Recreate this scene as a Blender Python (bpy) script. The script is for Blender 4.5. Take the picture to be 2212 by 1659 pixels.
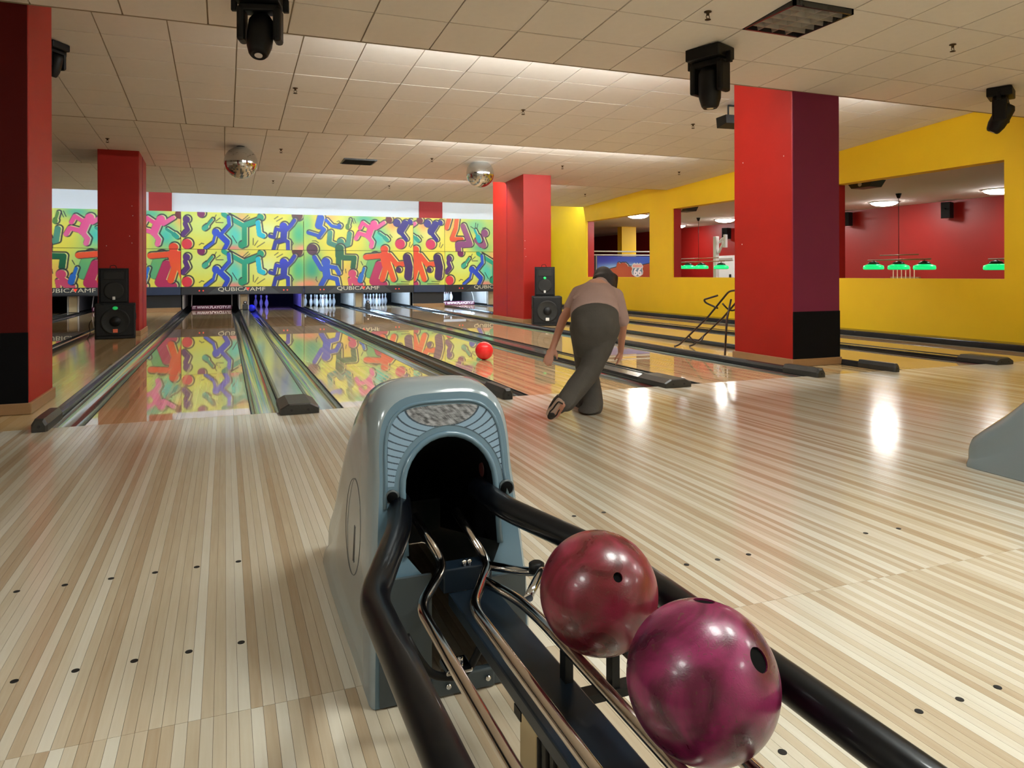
import bpy, bmesh, math, random
import numpy as np
from mathutils import Vector, Matrix

for o in list(bpy.data.objects):
    bpy.data.objects.remove(o)
sc = bpy.context.scene
C = sc.collection
random.seed(7)
rng = np.random.default_rng(7)
PI = math.pi

# ------------------------------------------------------------------ camera
# photograph taken as 2212 x 1659; level camera, horizon at y = 592.6 (lens shift)
F, PSI, YH, HC, DC, ROLL = 1573.7, 0.3753, 592.6, 1.0165, 5.6438, -0.0027
cam = bpy.data.cameras.new('camera')
cam.sensor_width = 36.0
cam.lens = F / 2212 * 36.0
cam.shift_y = -(829.5 - YH) / 2212
cam.clip_start = 0.05
cam.clip_end = 200
camo = bpy.data.objects.new('camera', cam)
C.objects.link(camo)
camo.matrix_world = Matrix.Translation((0, -DC, HC)) @ Matrix.Rotation(-PSI, 4, 'Z') @ Matrix.Rotation(PI / 2, 4, 'X') @ Matrix.Rotation(ROLL, 4, 'Z')
sc.camera = camo

# ------------------------------------------------------------------ world, exposure
w = bpy.data.worlds.new('world')
sc.world = w
w.use_nodes = True
w.node_tree.nodes['Background'].inputs[0].default_value = (0.9, 0.92, 1.0, 1)
w.node_tree.nodes['Background'].inputs[1].default_value = 0.015
vs = sc.view_settings
vs.view_transform = 'Standard'
vs.look = 'None'
vs.gamma = 1.0
vs.use_curve_mapping = False
vs.exposure = 0.42
# lamp strengths (the lamps themselves are built further down)
E_COVE = 250.0      # fluorescent battens hidden behind the ceiling steps
E_FAR = 78.0       # battens washing the masking wall
E_FRONT = 32.0      # unseen panels behind the camera, mostly added to light the foreground
E_POOL = 46.0      # round lights of the billiard room
E_PIN = 260.0       # lamps above the pin decks

cps, sps = math.cos(PSI), math.sin(PSI)


def uv(x, y):
    a, b = x - 1106, y - YH
    cr, sr = math.cos(ROLL), math.sin(ROLL)
    return (a * cr + b * sr) / F, (-a * sr + b * cr) / F


def atZ(x, y, z=0.0):            # pixel -> point on a level plane
    u, v = uv(x, y)
    d = (HC - z) / v
    r = u * d
    return Vector((r * cps + d * sps, -r * sps + d * cps - DC, z))


def atX(x, y, X):
    t, v = uv(x, y)
    yy = X * (cps - t * sps) / (sps + t * cps)
    d = X * sps + yy * cps
    return Vector((X, yy - DC, HC - v * d))


def atY(x, y, Y):
    t, v = uv(x, y)
    yy = Y + DC
    X = yy * (sps + t * cps) / (cps - t * sps)
    d = X * sps + yy * cps
    return Vector((X, Y, HC - v * d))


def atD(x, y, d):                # pixel + distance along the view axis
    u, v = uv(x, y)
    r = u * d
    return Vector((r * cps + d * sps, -r * sps + d * cps - DC, HC - v * d))


def project(p):
    y = p[1] + DC
    r = p[0] * cps - y * sps
    d = p[0] * sps + y * cps
    return 1106 + F * r / max(d, .05), YH + F * (HC - p[2]) / max(d, .05), d


# ------------------------------------------------------------------ materials
def lin(h):
    h = h.lstrip('#')
    v = [int(h[i:i + 2], 16) / 255 for i in (0, 2, 4)]
    return tuple(x / 12.92 if x <= .04045 else ((x + .055) / 1.055) ** 2.4 for x in v)


def mat(name, color, rough=0.5, metal=0.0, spec=0.5, var=0.12, scale=6.0, bump=0.0, bscale=60.0,
        rvar=0.0, coat=0.0, emit=None, estr=0.0, stretch=None):
    m = bpy.data.materials.new(name)
    m.use_nodes = True
    nt = m.node_tree
    N, L = nt.nodes, nt.links
    b = N['Principled BSDF']
    c = lin(color) if isinstance(color, str) else color
    tc = N.new('ShaderNodeTexCoord')
    src = tc.outputs['Object']
    if stretch:
        mp = N.new('ShaderNodeMapping')
        mp.inputs['Scale'].default_value = stretch
        L.new(src, mp.inputs['Vector'])
        src = mp.outputs['Vector']
    no = N.new('ShaderNodeTexNoise')
    no.inputs['Scale'].default_value = scale
    no.inputs['Detail'].default_value = 5
    L.new(src, no.inputs['Vector'])
    mx = N.new('ShaderNodeMixRGB')
    mx.inputs[1].default_value = (*[x * (1 - var) for x in c], 1)
    mx.inputs[2].default_value = (*[min(1, x * (1 + var)) for x in c], 1)
    L.new(no.outputs['Fac'], mx.inputs[0])
    L.new(mx.outputs[0], b.inputs['Base Color'])
    b.inputs['Metallic'].default_value = metal
    b.inputs['Specular IOR Level'].default_value = spec
    if rvar > 0:
        mr = N.new('ShaderNodeMapRange')
        mr.inputs['To Min'].default_value = max(0, rough - rvar)
        mr.inputs['To Max'].default_value = rough + rvar
        L.new(no.outputs['Fac'], mr.inputs['Value'])
        L.new(mr.outputs[0], b.inputs['Roughness'])
    else:
        b.inputs['Roughness'].default_value = rough
    b.inputs['Coat Weight'].default_value = coat
    b.inputs['Coat Roughness'].default_value = 0.06
    if bump > 0:
        n2 = N.new('ShaderNodeTexNoise')
        n2.inputs['Scale'].default_value = bscale
        n2.inputs['Detail'].default_value = 4
        L.new(src, n2.inputs['Vector'])
        bp = N.new('ShaderNodeBump')
        bp.inputs['Strength'].default_value = bump
        bp.inputs['Distance'].default_value = 0.01
        L.new(n2.outputs['Fac'], bp.inputs['Height'])
        L.new(bp.outputs[0], b.inputs['Normal'])
    if emit is not None:
        b.inputs['Emission Color'].default_value = (*(lin(emit) if isinstance(emit, str) else emit), 1)
        b.inputs['Emission Strength'].default_value = estr
    return m


def mat_board(name, light, dark, bw, rough, seg=20.0, rvar=0.04, coat=0.0, mid=None, spec=0.5, aniso=0.0, seam=0.0):
    """wood boards of width bw along Y; the tone of each board comes from its own index"""
    m = bpy.data.materials.new(name)
    m.use_nodes = True
    nt = m.node_tree
    N, L = nt.nodes, nt.links
    b = N['Principled BSDF']
    g = N.new('ShaderNodeNewGeometry')
    sx = N.new('ShaderNodeSeparateXYZ')
    L.new(g.outputs['Position'], sx.inputs[0])

    def math_(op, a, bb=None, v=None):
        n = N.new('ShaderNodeMath')
        n.operation = op
        L.new(a, n.inputs[0])
        if bb is not None:
            L.new(bb, n.inputs[1])
        if v is not None:
            n.inputs[1].default_value = v
        return n.outputs[0]
    bx = math_('DIVIDE', sx.outputs['X'], v=bw)
    bi = math_('FLOOR', bx)
    wn = N.new('ShaderNodeTexWhiteNoise')
    wn.noise_dimensions = '1D'
    L.new(bi, wn.inputs['W'])
    yy = math_('DIVIDE', math_('ADD', sx.outputs['Y'], v=3.83), v=seg)
    ys = math_('FLOOR', yy)
    cb = N.new('ShaderNodeCombineXYZ')
    L.new(bi, cb.inputs[0])
    L.new(ys, cb.inputs[1])
    w2 = N.new('ShaderNodeTexWhiteNoise')
    w2.noise_dimensions = '2D'
    L.new(cb.outputs[0], w2.inputs['Vector'])
    # grain, long along Y and shifted per board
    cg = N.new('ShaderNodeCombineXYZ')
    L.new(math_('MULTIPLY', sx.outputs['X'], v=90.0), cg.inputs[0])
    L.new(math_('ADD', math_('MULTIPLY', sx.outputs['Y'], v=5.0), math_('MULTIPLY', w2.outputs['Value'], v=40.0)), cg.inputs[1])
    gr = N.new('ShaderNodeTexNoise')
    gr.inputs['Scale'].default_value = 1.0
    gr.inputs['Detail'].default_value = 6
    L.new(cg.outputs[0], gr.inputs['Vector'])
    tone = math_('ADD', math_('MULTIPLY', w2.outputs['Value'], v=0.8), math_('MULTIPLY', gr.outputs['Fac'], v=0.35))
    rp = N.new('ShaderNodeValToRGB')
    rp.color_ramp.elements[0].position = 0.12
    rp.color_ramp.elements[0].color = (*lin(dark), 1)
    rp.color_ramp.elements[1].position = 1.0
    rp.color_ramp.elements[1].color = (*lin(light), 1)
    if mid:
        e = rp.color_ramp.elements.new(0.55)
        e.color = (*lin(mid), 1)
    L.new(tone, rp.inputs['Fac'])
    out = rp.outputs['Color']
    if seam > 0:
        fr = math_('FRACT', bx)
        lt = N.new('ShaderNodeMath')
        lt.operation = 'LESS_THAN'
        L.new(fr, lt.inputs[0])
        lt.inputs[1].default_value = 0.05
        mxs = N.new('ShaderNodeMixRGB')
        mxs.blend_type = 'MULTIPLY'
        sm = N.new('ShaderNodeMath')
        sm.operation = 'MULTIPLY'
        L.new(lt.outputs[0], sm.inputs[0])
        sm.inputs[1].default_value = seam
        L.new(sm.outputs[0], mxs.inputs[0])
        L.new(out, mxs.inputs[1])
        mxs.inputs[2].default_value = (.45, .36, .28, 1)
        out = mxs.outputs[0]
    L.new(out, b.inputs['Base Color'])
    # scuffed varnish
    ns = N.new('ShaderNodeTexNoise')
    ns.inputs['Scale'].default_value = 2.2
    ns.inputs['Detail'].default_value = 6
    L.new(g.outputs['Position'], ns.inputs['Vector'])
    mr = N.new('ShaderNodeMapRange')
    mr.inputs['To Min'].default_value = max(0.0, rough - rvar)
    mr.inputs['To Max'].default_value = rough + rvar
    L.new(ns.outputs['Fac'], mr.inputs['Value'])
    L.new(mr.outputs[0], b.inputs['Roughness'])
    b.inputs['Specular IOR Level'].default_value = spec
    b.inputs['Coat Weight'].default_value = coat
    b.inputs['Coat Roughness'].default_value = 0.05
    return m


def mat_print(name, rough=0.45):
    m = bpy.data.materials.new(name)
    m.use_nodes = True
    N, L = m.node_tree.nodes, m.node_tree.links
    a = N.new('ShaderNodeAttribute')
    a.attribute_name = 'print'
    b = N['Principled BSDF']
    L.new(a.outputs['Color'], b.inputs['Base Color'])
    b.inputs['Roughness'].default_value = rough
    return m


M = {}
M['approach'] = mat_board('approach_boards', '#d7d1c3', '#b09a7f', 0.027, 0.15, mid='#c6b9a3', rvar=0.05, spec=0.5)
M['seam'] = mat('board_seam', '#5d4a36', 0.5)
M['lane'] = mat_board('lane_boards', '#cdb08a', '#a88a62', 0.027, 0.02, seg=60.0, rvar=0.01, mid='#bc9c74', spec=0.75, seam=0.35)
M['strip'] = mat_board('strip_boards', '#cdb68e', '#a88658', 0.06, 0.11, seg=20, mid='#bd9d6d', seam=0.3, spec=0.75, rvar=0.03)
M['gutter'] = mat('gutter_plastic', '#9da19c', 0.10, 0.75, 0.8, var=0.25, scale=3, rvar=0.04, stretch=(6, .6, 6))
M['cap'] = mat('divider_capping', '#8f938c', 0.12, 0.6, 0.8, var=0.25, scale=3, rvar=0.06, stretch=(6, .5, 6))
M['capdark'] = mat('divider_dark', '#27282a', 0.22, 0.0, 0.6, var=0.2)
M['endcap'] = mat('end_cap_rubber', '#2b2a27', 0.42, var=0.2, bump=0.15)
M['black'] = mat('black_paint', '#0b0b0d', 0.6)
M['pit'] = mat('pit_black', '#050506', 0.9)
M['red'] = mat('red_paint', '#9c170e', 0.5, 0.0, 0.35, var=0.10, scale=2.5, bump=0.06, bscale=25)
M['maroon'] = mat('maroon_paint', '#761d44', 0.5, 0.0, 0.3, var=0.08, scale=2.5, bump=0.06, bscale=25)
M['darkred'] = mat('dark_red_paint', '#520b0a', 0.6, 0.0, 0.15, var=0.08, scale=2.5, bump=0.06, bscale=25)
M['poolred'] = mat('billiard_red', '#951713', 0.45, var=0.12, scale=1.5)
M['yellow'] = mat('yellow_paint', '#f2c618', 0.55, var=0.06, scale=1.8, bump=0.05, bscale=30)
M['white'] = mat('white_wall_paint', '#e9edf2', 0.6, var=0.03, scale=2)
M['cream'] = mat('cream_wall_paint', '#e6e0d2', 0.6, var=0.05)
M['tile'] = mat('ceiling_tile', '#e4ddd4', 0.85, var=0.035, scale=14, bump=0.12, bscale=120)
M['tbar'] = mat('ceiling_grid', '#9c8b72', 0.6, var=0.05)
M['skirting'] = mat('wood_skirting', '#9a7550', 0.4, var=0.15, scale=4, stretch=(1, 1, 8))
M['sockblack'] = mat('black_dado', '#08080c', 0.8, 0.0, 0.15, var=0.2)
M['chrome'] = mat('chrome', '#cfcfd2', 0.10, 1.0, var=0.04, rvar=0.04, scale=12)
M['rail'] = mat('worn_chrome_rail', '#d6cdc6', 0.13, 1.0, var=0.15, rvar=0.06, scale=14, stretch=(8, 1, 8))
M['tube'] = mat('black_powder_tube', '#04060b', 0.35, 0.0, 0.22, var=0.3, scale=20, coat=0.3)
M['beam'] = mat('dark_blue_steel', '#14202c', 0.35, 0.2, 0.5, var=0.35, scale=9)
M['hood'] = mat('hood_grey_plastic', '#848f95', 0.16, 0.0, 0.55, var=0.05, scale=5, coat=0.3)
M['hoodface'] = mat('hood_face_plastic', '#5a7484', 0.22, 0.0, 0.5, var=0.08, scale=5, coat=0.2)
M['hooddark'] = mat('hood_dark_panel', '#3c4448', 0.4, var=0.12)
M['tunnel'] = mat('tunnel_black', '#040405', 0.8, 0.0, 0.1)
M['line'] = mat('scribed_line', '#4a443c', 0.6)
M['plastic'] = mat('black_plastic', '#08090b', 0.5, 0.0, 0.3, var=0.2)
M['speaker'] = mat('black_speaker_cabinet', '#0b0c0d', 0.6, 0.0, 0.3, var=0.25, bump=0.2, bscale=200)
M['grille'] = mat('dark_grille', '#07080a', 0.6, 0.0, 0.3, var=0.3, scale=60)
M['cone'] = mat('speaker_cone', '#191917', 0.6, 0.0, 0.3)
M['badge_red'] = mat('badge_orange', '#e06a48', 0.4)
M['badge_green'] = mat('green_led', '#18c060', 0.4, emit='#18e070', estr=0.15)
M['badge_white'] = mat('badge_white', '#d8d8d4', 0.4)
M['pin'] = mat('pin_white', '#eef0f4', 0.25, var=0.02)
M['pinred'] = mat('pin_stripe', '#c02a30', 0.3)
M['ballred'] = mat('red_ball', '#f0282c', 0.2, var=0.1, scale=9, coat=0.3)
M['tan'] = mat('tan_panel', '#b6a27c', 0.5)
M['kick'] = mat('kickback_grey', '#a39f98', 0.5)
M['lettering'] = mat('pale_lettering', '#d9d3b8', 0.4)
M['letter_red'] = mat('red_mark', '#e03a28', 0.4, emit='#e03a28', estr=0.5)
M['sweep'] = mat('sweep_board', '#5a1838', 0.4)
M['sweeptext'] = mat('sweep_lettering', '#f6eef2', 0.35)
M['band'] = mat('mask_band', '#191b20', 0.4, var=0.2)
M['band2'] = mat('mask_band_grey', '#33363a', 0.4, var=0.2)
M['print'] = mat_print('printed_mask')
M['printgloss'] = mat_print('printed_fan', 0.25)
M['mirror'] = mat('mirror_tiles', '#ccd0d2', 0.10, 1.0, var=0.05, scale=30)
M['brass'] = mat('sprinkler_brass', '#4a3a26', 0.4, 0.8)
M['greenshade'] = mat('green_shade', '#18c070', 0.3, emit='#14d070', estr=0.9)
M['darkgreen'] = mat('green_shade_cap', '#06301c', 0.4)
M['whitepaint'] = mat('white_gloss', '#dfe3e2', 0.35, var=0.03)
M['poolfloor'] = mat('billiard_floor', '#7a6450', 0.6)
M['louvre'] = mat('louvre_metal', '#b9b4ac', 0.35, 0.5, var=0.1, scale=25)
M['glow'] = mat('lamp_tube', '#ffffff', 0.5, emit=(0.97, 1.0, 0.97), estr=E_COVE)
M['glowfar'] = mat('lamp_tube_cool', '#ffffff', 0.5, emit=(0.74, 0.88, 1.0), estr=E_FAR)
M['glowfront'] = mat('lamp_panel', '#ffffff', 0.5, emit=(0.95, 1.0, 0.95), estr=E_FRONT)
M['glowpool'] = mat('lamp_disc', '#ffffff', 0.5, emit=(1.0, 0.97, 0.92), estr=E_POOL)
M['glowpin'] = mat('pin_lamp', '#ffffff', 0.5, emit=(0.5, 0.72, 1.0), estr=E_PIN)
M['glowuv'] = mat('pin_lamp_violet', '#ffffff', 0.5, emit=(0.14, 0.14, 1.0), estr=E_PIN * .45)
M['glowsweep'] = mat('sweep_fill_lamp', '#ffffff', 0.5, emit=(1.0, 0.9, 1.0), estr=60.0)
M['lens'] = mat('lens_glass', '#cfc8c8', 0.1)
M['skin'] = mat('skin', '#b98068', 0.5, var=0.06, scale=20)
M['hair'] = mat('dark_brown_hair', '#1d0f0d', 0.4, var=0.3, scale=40, stretch=(6, 6, 1), bump=0.4, bscale=90)
M['sweater'] = mat('dusty_pink_knit', '#a98b84', 0.9, var=0.1, scale=10, bump=0.25, bscale=180)
M['trousers'] = mat('dark_grey_trousers', '#4a4540', 0.85, var=0.18, scale=9, bump=0.2, bscale=120)
M['sole'] = mat('beige_sole', '#b09484', 0.6)
M['shoe'] = mat('dark_shoe', '#1e1716', 0.45)
M['navy'] = mat('navy_panel', '#1c2a44', 0.5)


# ------------------------------------------------------------------ mesh builder
class MB:
    def __init__(s):
        s.v = []
        s.f = []
        s.sm = []
        s.mi = []

    def add(s, vs, fs, smooth=False, mi=0):
        o = len(s.v)
        s.v += [tuple(v) for v in vs]
        s.f += [tuple(i + o for i in f) for f in fs]
        s.sm += [smooth] * len(fs)
        s.mi += [mi] * len(fs)
        return s

    def box(s, x0, x1, y0, y1, z0, z1, bev=0.0, mi=0):
        if bev <= 0:
            vs = [(x0, y0, z0), (x1, y0, z0), (x1, y1, z0), (x0, y1, z0), (x0, y0, z1), (x1, y0, z1), (x1, y1, z1), (x0, y1, z1)]
            return s.add(vs, [(3, 2, 1, 0), (4, 5, 6, 7), (0, 1, 5, 4), (1, 2, 6, 5), (2, 3, 7, 6), (3, 0, 4, 7)], mi=mi)
        bm = bmesh.new()
        bmesh.ops.create_cube(bm, size=1)
        for v in bm.verts:
            v.co = Vector(((x0 + x1) / 2 + v.co.x * (x1 - x0), (y0 + y1) / 2 + v.co.y * (y1 - y0), (z0 + z1) / 2 + v.co.z * (z1 - z0)))
        bmesh.ops.bevel(bm, geom=bm.edges[:], offset=bev, segments=2, profile=0.5, affect='EDGES')
        return s.bm(bm, smooth=False, mi=mi)

    def bm(s, bm, smooth=True, mi=0):
        bm.verts.index_update()
        s.add([v.co.copy() for v in bm.verts], [[v.index for v in f.verts] for f in bm.faces], smooth, mi)
        bm.free()
        return s

    def tube(s, pts, r, n=12, fillet=0.0, caps=True, mi=0, closed=False, fs=6):
        pts = [Vector(p) for p in pts]
        if fillet > 0 and len(pts) > 2:
            q = [pts[0]]
            for i in range(1, len(pts) - 1):
                a, b, c = pts[i - 1], pts[i], pts[i + 1]
                fa = min(fillet, (a - b).length * .48)
                fc = min(fillet, (c - b).length * .48)
                p0 = b + (a - b).normalized() * fa
                p2 = b + (c - b).normalized() * fc
                for k in range(fs + 1):
                    t = k / fs
                    q.append(p0 * (1 - t) ** 2 + b * 2 * t * (1 - t) + p2 * t * t)
            q.append(pts[-1])
            pts = q
        rs = r if isinstance(r, (list, tuple)) else [r] * len(pts)
        t0 = (pts[1] - pts[0]).normalized()
        up = Vector((0, 0, 1)) if abs(t0.z) < .9 else Vector((1, 0, 0))
        nrm = t0.cross(up).normalized()
        vs, fs_ = [], []
        prev = t0
        m = len(pts)
        for i, p in enumerate(pts):
            if i == 0:
                t = t0
            elif i == m - 1:
                t = (pts[-1] - pts[-2]).normalized()
            else:
                t = ((pts[i + 1] - p).normalized() + (p - pts[i - 1]).normalized()).normalized()
            ax = prev.cross(t)
            if ax.length > 1e-6:
                nrm = Matrix.Rotation(prev.angle(t), 3, ax.normalized()) @ nrm
            prev = t
            nrm = (nrm - t * nrm.dot(t)).normalized()
            bn = t.cross(nrm)
            for k in range(n):
                a = 2 * PI * k / n
                vs.append(p + (nrm * math.cos(a) + bn * math.sin(a)) * rs[i])
        for i in range(m - 1):
            for k in range(n):
                k2 = (k + 1) % n
                fs_.append((i * n + k, i * n + k2, (i + 1) * n + k2, (i + 1) * n + k))
        s.add(vs, fs_, True, mi)
        if caps:
            s.add(vs[:n], [tuple(range(n - 1, -1, -1))], False, mi)
            s.add(vs[-n:], [tuple(range(n))], False, mi)
        return s

    def lathe(s, prof, n=24, c=(0, 0, 0), axis='Z', mi=0, smooth=True):
        vs, fs = [], []
        for (r, h) in prof:
            for k in range(n):
                a = 2 * PI * k / n
                x, y = r * math.cos(a), r * math.sin(a)
                if axis == 'Z':
                    p = (x, y, h)
                elif axis == 'Y':
                    p = (x, h, y)
                else:
                    p = (h, x, y)
                vs.append((p[0] + c[0], p[1] + c[1], p[2] + c[2]))
        m = len(prof)
        for i in range(m - 1):
            for k in range(n):
                k2 = (k + 1) % n
                f = (i * n + k, i * n + k2, (i + 1) * n + k2, (i + 1) * n + k)
                fs.append(f if axis != 'Y' else f[::-1])
        s.add(vs, fs, smooth, mi)
        if prof[0][0] > 1e-4:
            s.add(vs[:n], [tuple(range(n - 1, -1, -1)) if axis != 'Y' else tuple(range(n))], False, mi)
        if prof[-1][0] > 1e-4:
            s.add(vs[-n:], [tuple(range(n)) if axis != 'Y' else tuple(range(n - 1, -1, -1))], False, mi)
        return s

    def prism(s, poly, axis, a, b, mi=0):
        """extrude a 2-D polygon: axis 'Y' -> poly is (x,z); 'X' -> (y,z); 'Z' -> (x,y)"""
        def P(p, h):
            return {'Y': (p[0], h, p[1]), 'X': (h, p[0], p[1]), 'Z': (p[0], p[1], h)}[axis]
        n = len(poly)
        vs = [P(p, a) for p in poly] + [P(p, b) for p in poly]
        fs = [tuple(range(n)), tuple(range(2 * n - 1, n - 1, -1))] + [(i, i + n, (i + 1) % n + n, (i + 1) % n) for i in range(n)]
        return s.add(vs, fs, False, mi)

    def ellipsoid(s, c, r, n=24, m=16, rot=None, mi=0):
        vs, fs = [], []
        for i in range(m + 1):
            ph = -PI / 2 + PI * i / m
            for k in range(n):
                a = 2 * PI * k / n
                p = Vector((r[0] * math.cos(ph) * math.cos(a), r[1] * math.cos(ph) * math.sin(a), r[2] * math.sin(ph)))
                if rot is not None:
                    p = rot @ p
                vs.append(p + Vector(c))
        for i in range(m):
            for k in range(n):
                k2 = (k + 1) % n
                fs.append((i * n + k, i * n + k2, (i + 1) * n + k2, (i + 1) * n + k))
        return s.add(vs, fs, True, mi)

    def mesh(s, name, off=(0, 0, 0)):
        me = bpy.data.meshes.new(name)
        o = off
        me.from_pydata([(v[0] - o[0], v[1] - o[1], v[2] - o[2]) for v in s.v], [], s.f)
        me.polygons.foreach_set('use_smooth', s.sm)
        me.polygons.foreach_set('material_index', s.mi)
        me.validate()
        me.update()
        return me

    def build(s, name, m, parent=None, off=None):
        if off is None:
            off = (0, 0, 0)
            r = parent
            while r is not None:
                if r.type == 'EMPTY' and r.rotation_euler[2] == 0:
                    off = tuple(r.location)
                    break
                r = r.parent
        me = s.mesh(name, off)
        bm = bmesh.new()
        bm.from_mesh(me)
        bmesh.ops.remove_doubles(bm, verts=bm.verts[:], dist=1e-6)
        bmesh.ops.recalc_face_normals(bm, faces=bm.faces[:])
        bm.to_mesh(me)
        bm.free()
        return link(name, me, m, parent)


def link(name, me, m, parent=None, loc=None):
    for x in (m if isinstance(m, (list, tuple)) else [m]):
        me.materials.append(M[x] if isinstance(x, str) else x)
    o = bpy.data.objects.new(name, me)
    C.objects.link(o)
    if parent is not None:
        o.parent = parent
    if loc is not None:
        o.location = loc
    return o


def thing(name, label, cat, loc, group=None, rz=0.0):
    o = bpy.data.objects.new(name, None)
    o.empty_display_size = 0.1
    C.objects.link(o)
    o.location = loc
    o.rotation_euler = (0, 0, rz)
    o['label'] = label
    o['category'] = cat
    if group:
        o['group'] = group
    return o


def tag(o, label, cat, group=None):
    o['label'] = label
    o['category'] = cat
    if group:
        o['group'] = group
    return o


def struct(o):
    o['kind'] = 'structure'
    return o


def single(name, mb, m, label, cat, loc, group=None):
    o = mb.build(name, m, None, off=loc)
    o.location = loc
    return tag(o, label, cat, group)


def copy_tree(o, parent=None):
    c = o.copy()
    C.objects.link(c)
    c.parent = parent
    for ch in list(o.children):
        copy_tree(ch, c)
    return c


def text_mesh(txt, size, extrude=0.002, sx=1.0, bold=0.0):
    cu = bpy.data.curves.new('txt', 'FONT')
    cu.body = txt
    cu.size = size
    cu.align_x = 'CENTER'
    cu.align_y = 'CENTER'
    cu.extrude = extrude
    cu.offset = bold
    cu.resolution_u = 3
    o = bpy.data.objects.new('txt', cu)
    C.objects.link(o)
    dg = bpy.context.evaluated_depsgraph_get()
    me = bpy.data.meshes.new_from_object(o.evaluated_get(dg))
    bpy.data.objects.remove(o)
    for v in me.vertices:                # text lies in XY -> stand it up in XZ, facing -Y
        x, y, z = v.co
        v.co = (x * sx, -z, y)
    me.materials.clear()
    return me


# ------------------------------------------------------------------ layout numbers
LW = 1.054                     # lane width
GW = 0.215                     # gutter width
lanes = {0: -3.412, 1: -0.883, 2: 0.8435, 3: 2.3815, 4: 4.1085, 5: 6.659, 6: 8.387}   # left edges
lanes[-1] = -5.14
YMASK = 16.4
PAIRS = [-3.75, 0.507, 3.777, 8.05]
WX = 9.98                      # yellow wall
CE = [(-9.5, -4.05, 3.02, 3.02), (-4.05, 0.62, 3.32, 3.0), (0.62, 5.2, 3.39, 3.07), (5.2, 9.42, 3.24, 3.05), (9.42, 13.85, 3.21, 3.02)]
XL, XR = -7.6, WX


def zceil(Y):
    for a, b, za, zb in CE:
        if a <= Y < b:
            return za + (zb - za) * (Y - a) / (b - a)
    return 3.45


# ------------------------------------------------------------------ floor: approach with boards
BW = 0.027
fb = MB()
fb.box(XL, WX, -9.5, 0.0, -0.15, -0.004)
floor = struct(fb.build('floor', 'seam'))
boards = []
for i in range(int(-4.2 / BW), int(WX / BW)):
    x0 = i * BW
    # the two rows of the approach meet at a straight joint
    for (ya, yb) in ((-3.83, 0.0), (-6.6, -3.83)):
        y = ya
        rr = random.Random(i * 7 + int(ya * 10))
        while y < yb - 0.01:
            ln = 99.0
            y2 = y + ln
            if yb - y2 < 0.5:
                y2 = yb
            boards.append((x0, y, min(y2, yb)))
            y = y2


def inview(x, y, z):
    px, py, d = project((x, y, z))
    return d > 0.6 and -60 < px < 2272 and -60 < py < 1720


scored = []
for (x0, ya, yb) in boards:
    vis = [t for t in np.linspace(ya, yb, 6) if inview(x0, t, 0)]
    if vis:
        t = min(vis)
        px, py, d = project((x0, t, 0))
        scored.append((len(vis) / 6 * (yb - ya) * (F / d) ** 2 / d, (x0, ya, yb)))
    else:
        scored.append((0, (x0, ya, yb)))
scored.sort(key=lambda q: -q[0])
near = scored[:300]
pm = {}
for _, (x0, ya, yb) in near:
    k = round((yb - ya) * 20)
    if k not in pm:
        b = MB()
        b.box(0.0004, BW - 0.0004, 0.0006, k / 20 - 0.0006, -0.02, 0)
        pm[k] = b.mesh('plank')
        pm[k].materials.append(M['approach'])
    o = bpy.data.objects.new('plank', pm[k])
    o.location = (x0, ya, 0)
    o.scale = (1, (yb - ya) / (k / 20), 1)
    o.parent = floor
    C.objects.link(o)
rest = MB()
for _, (x0, ya, yb) in scored[300:]:
    rest.box(x0 + .0004, x0 + BW - .0004, ya + .0006, yb - .0006, -0.02, 0)
rest.box(XL, int(-4.2 / BW) * BW, -9.5, 0, -0.02, 0)
rest.box(int(-4.2 / BW) * BW, WX, -9.5, -6.6, -0.02, 0)
o = rest.build('plank_field', 'approach', floor)
o['kind'] = 'stuff'
# dark marker dots set into the approach
dm = MB()
dm.lathe([(0.0095, 0.0), (0.0095, 0.0012)], 14)
dme = dm.mesh('approach_dot')
dme.materials.append(M['black'])
dots = [(36, 1278), (140, 1264), (240, 1250), (335, 1237), (425, 1225), (515, 1213), (31, 1472), (163, 1449), (290, 1428), (408, 1408), (521, 1388),
        (1891, 1565), (1985, 1537), (2073, 1511), (2155, 1485), (1690, 1625), (1617, 1198), (1550, 1209), (1483, 1220), (1941, 1142), (1870, 1152), (1304, 1107), (1240, 1115)]
for q in dots:
    p = atZ(*q)
    o = bpy.data.objects.new('approach_dot', dme)
    o.location = (p.x, p.y, 0)
    o.parent = floor
    C.objects.link(o)

# sub-floor under the lanes, strips between the lane groups
sb = MB()
sb.box(XL, WX, 0.0, 20.0, -0.2, -0.12)
struct(sb.build('floor', 'black'))


def strip(x0, x1, y1=YMASK + .3):
    b = MB()
    b.box(x0, x1, 0.0008, y1, -0.118, 0.0)
    return struct(b.build('floor', 'strip'))


strip(-2.1, -1.158)
strip(5.46, 6.375)
strip(XL, -5.43)

# ------------------------------------------------------------------ lanes
lane_label = {-1: 'bowling lane beyond the wide divider behind the big left column',
              0: 'bowling lane between the two red left columns, ending at a sweep bar',
              1: 'bowling lane ending at a lowered sweep bar with white lettering, no pins',
              2: 'bowling lane whose deck holds only three violet lit pins',
              3: 'bowling lane that the red ball is rolling down',
              4: 'bowling lane along the red square column with the metal ramp frame',
              5: 'bowling lane just behind the red and maroon square column',
              6: 'bowling lane running along the foot of the yellow wall'}


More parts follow.
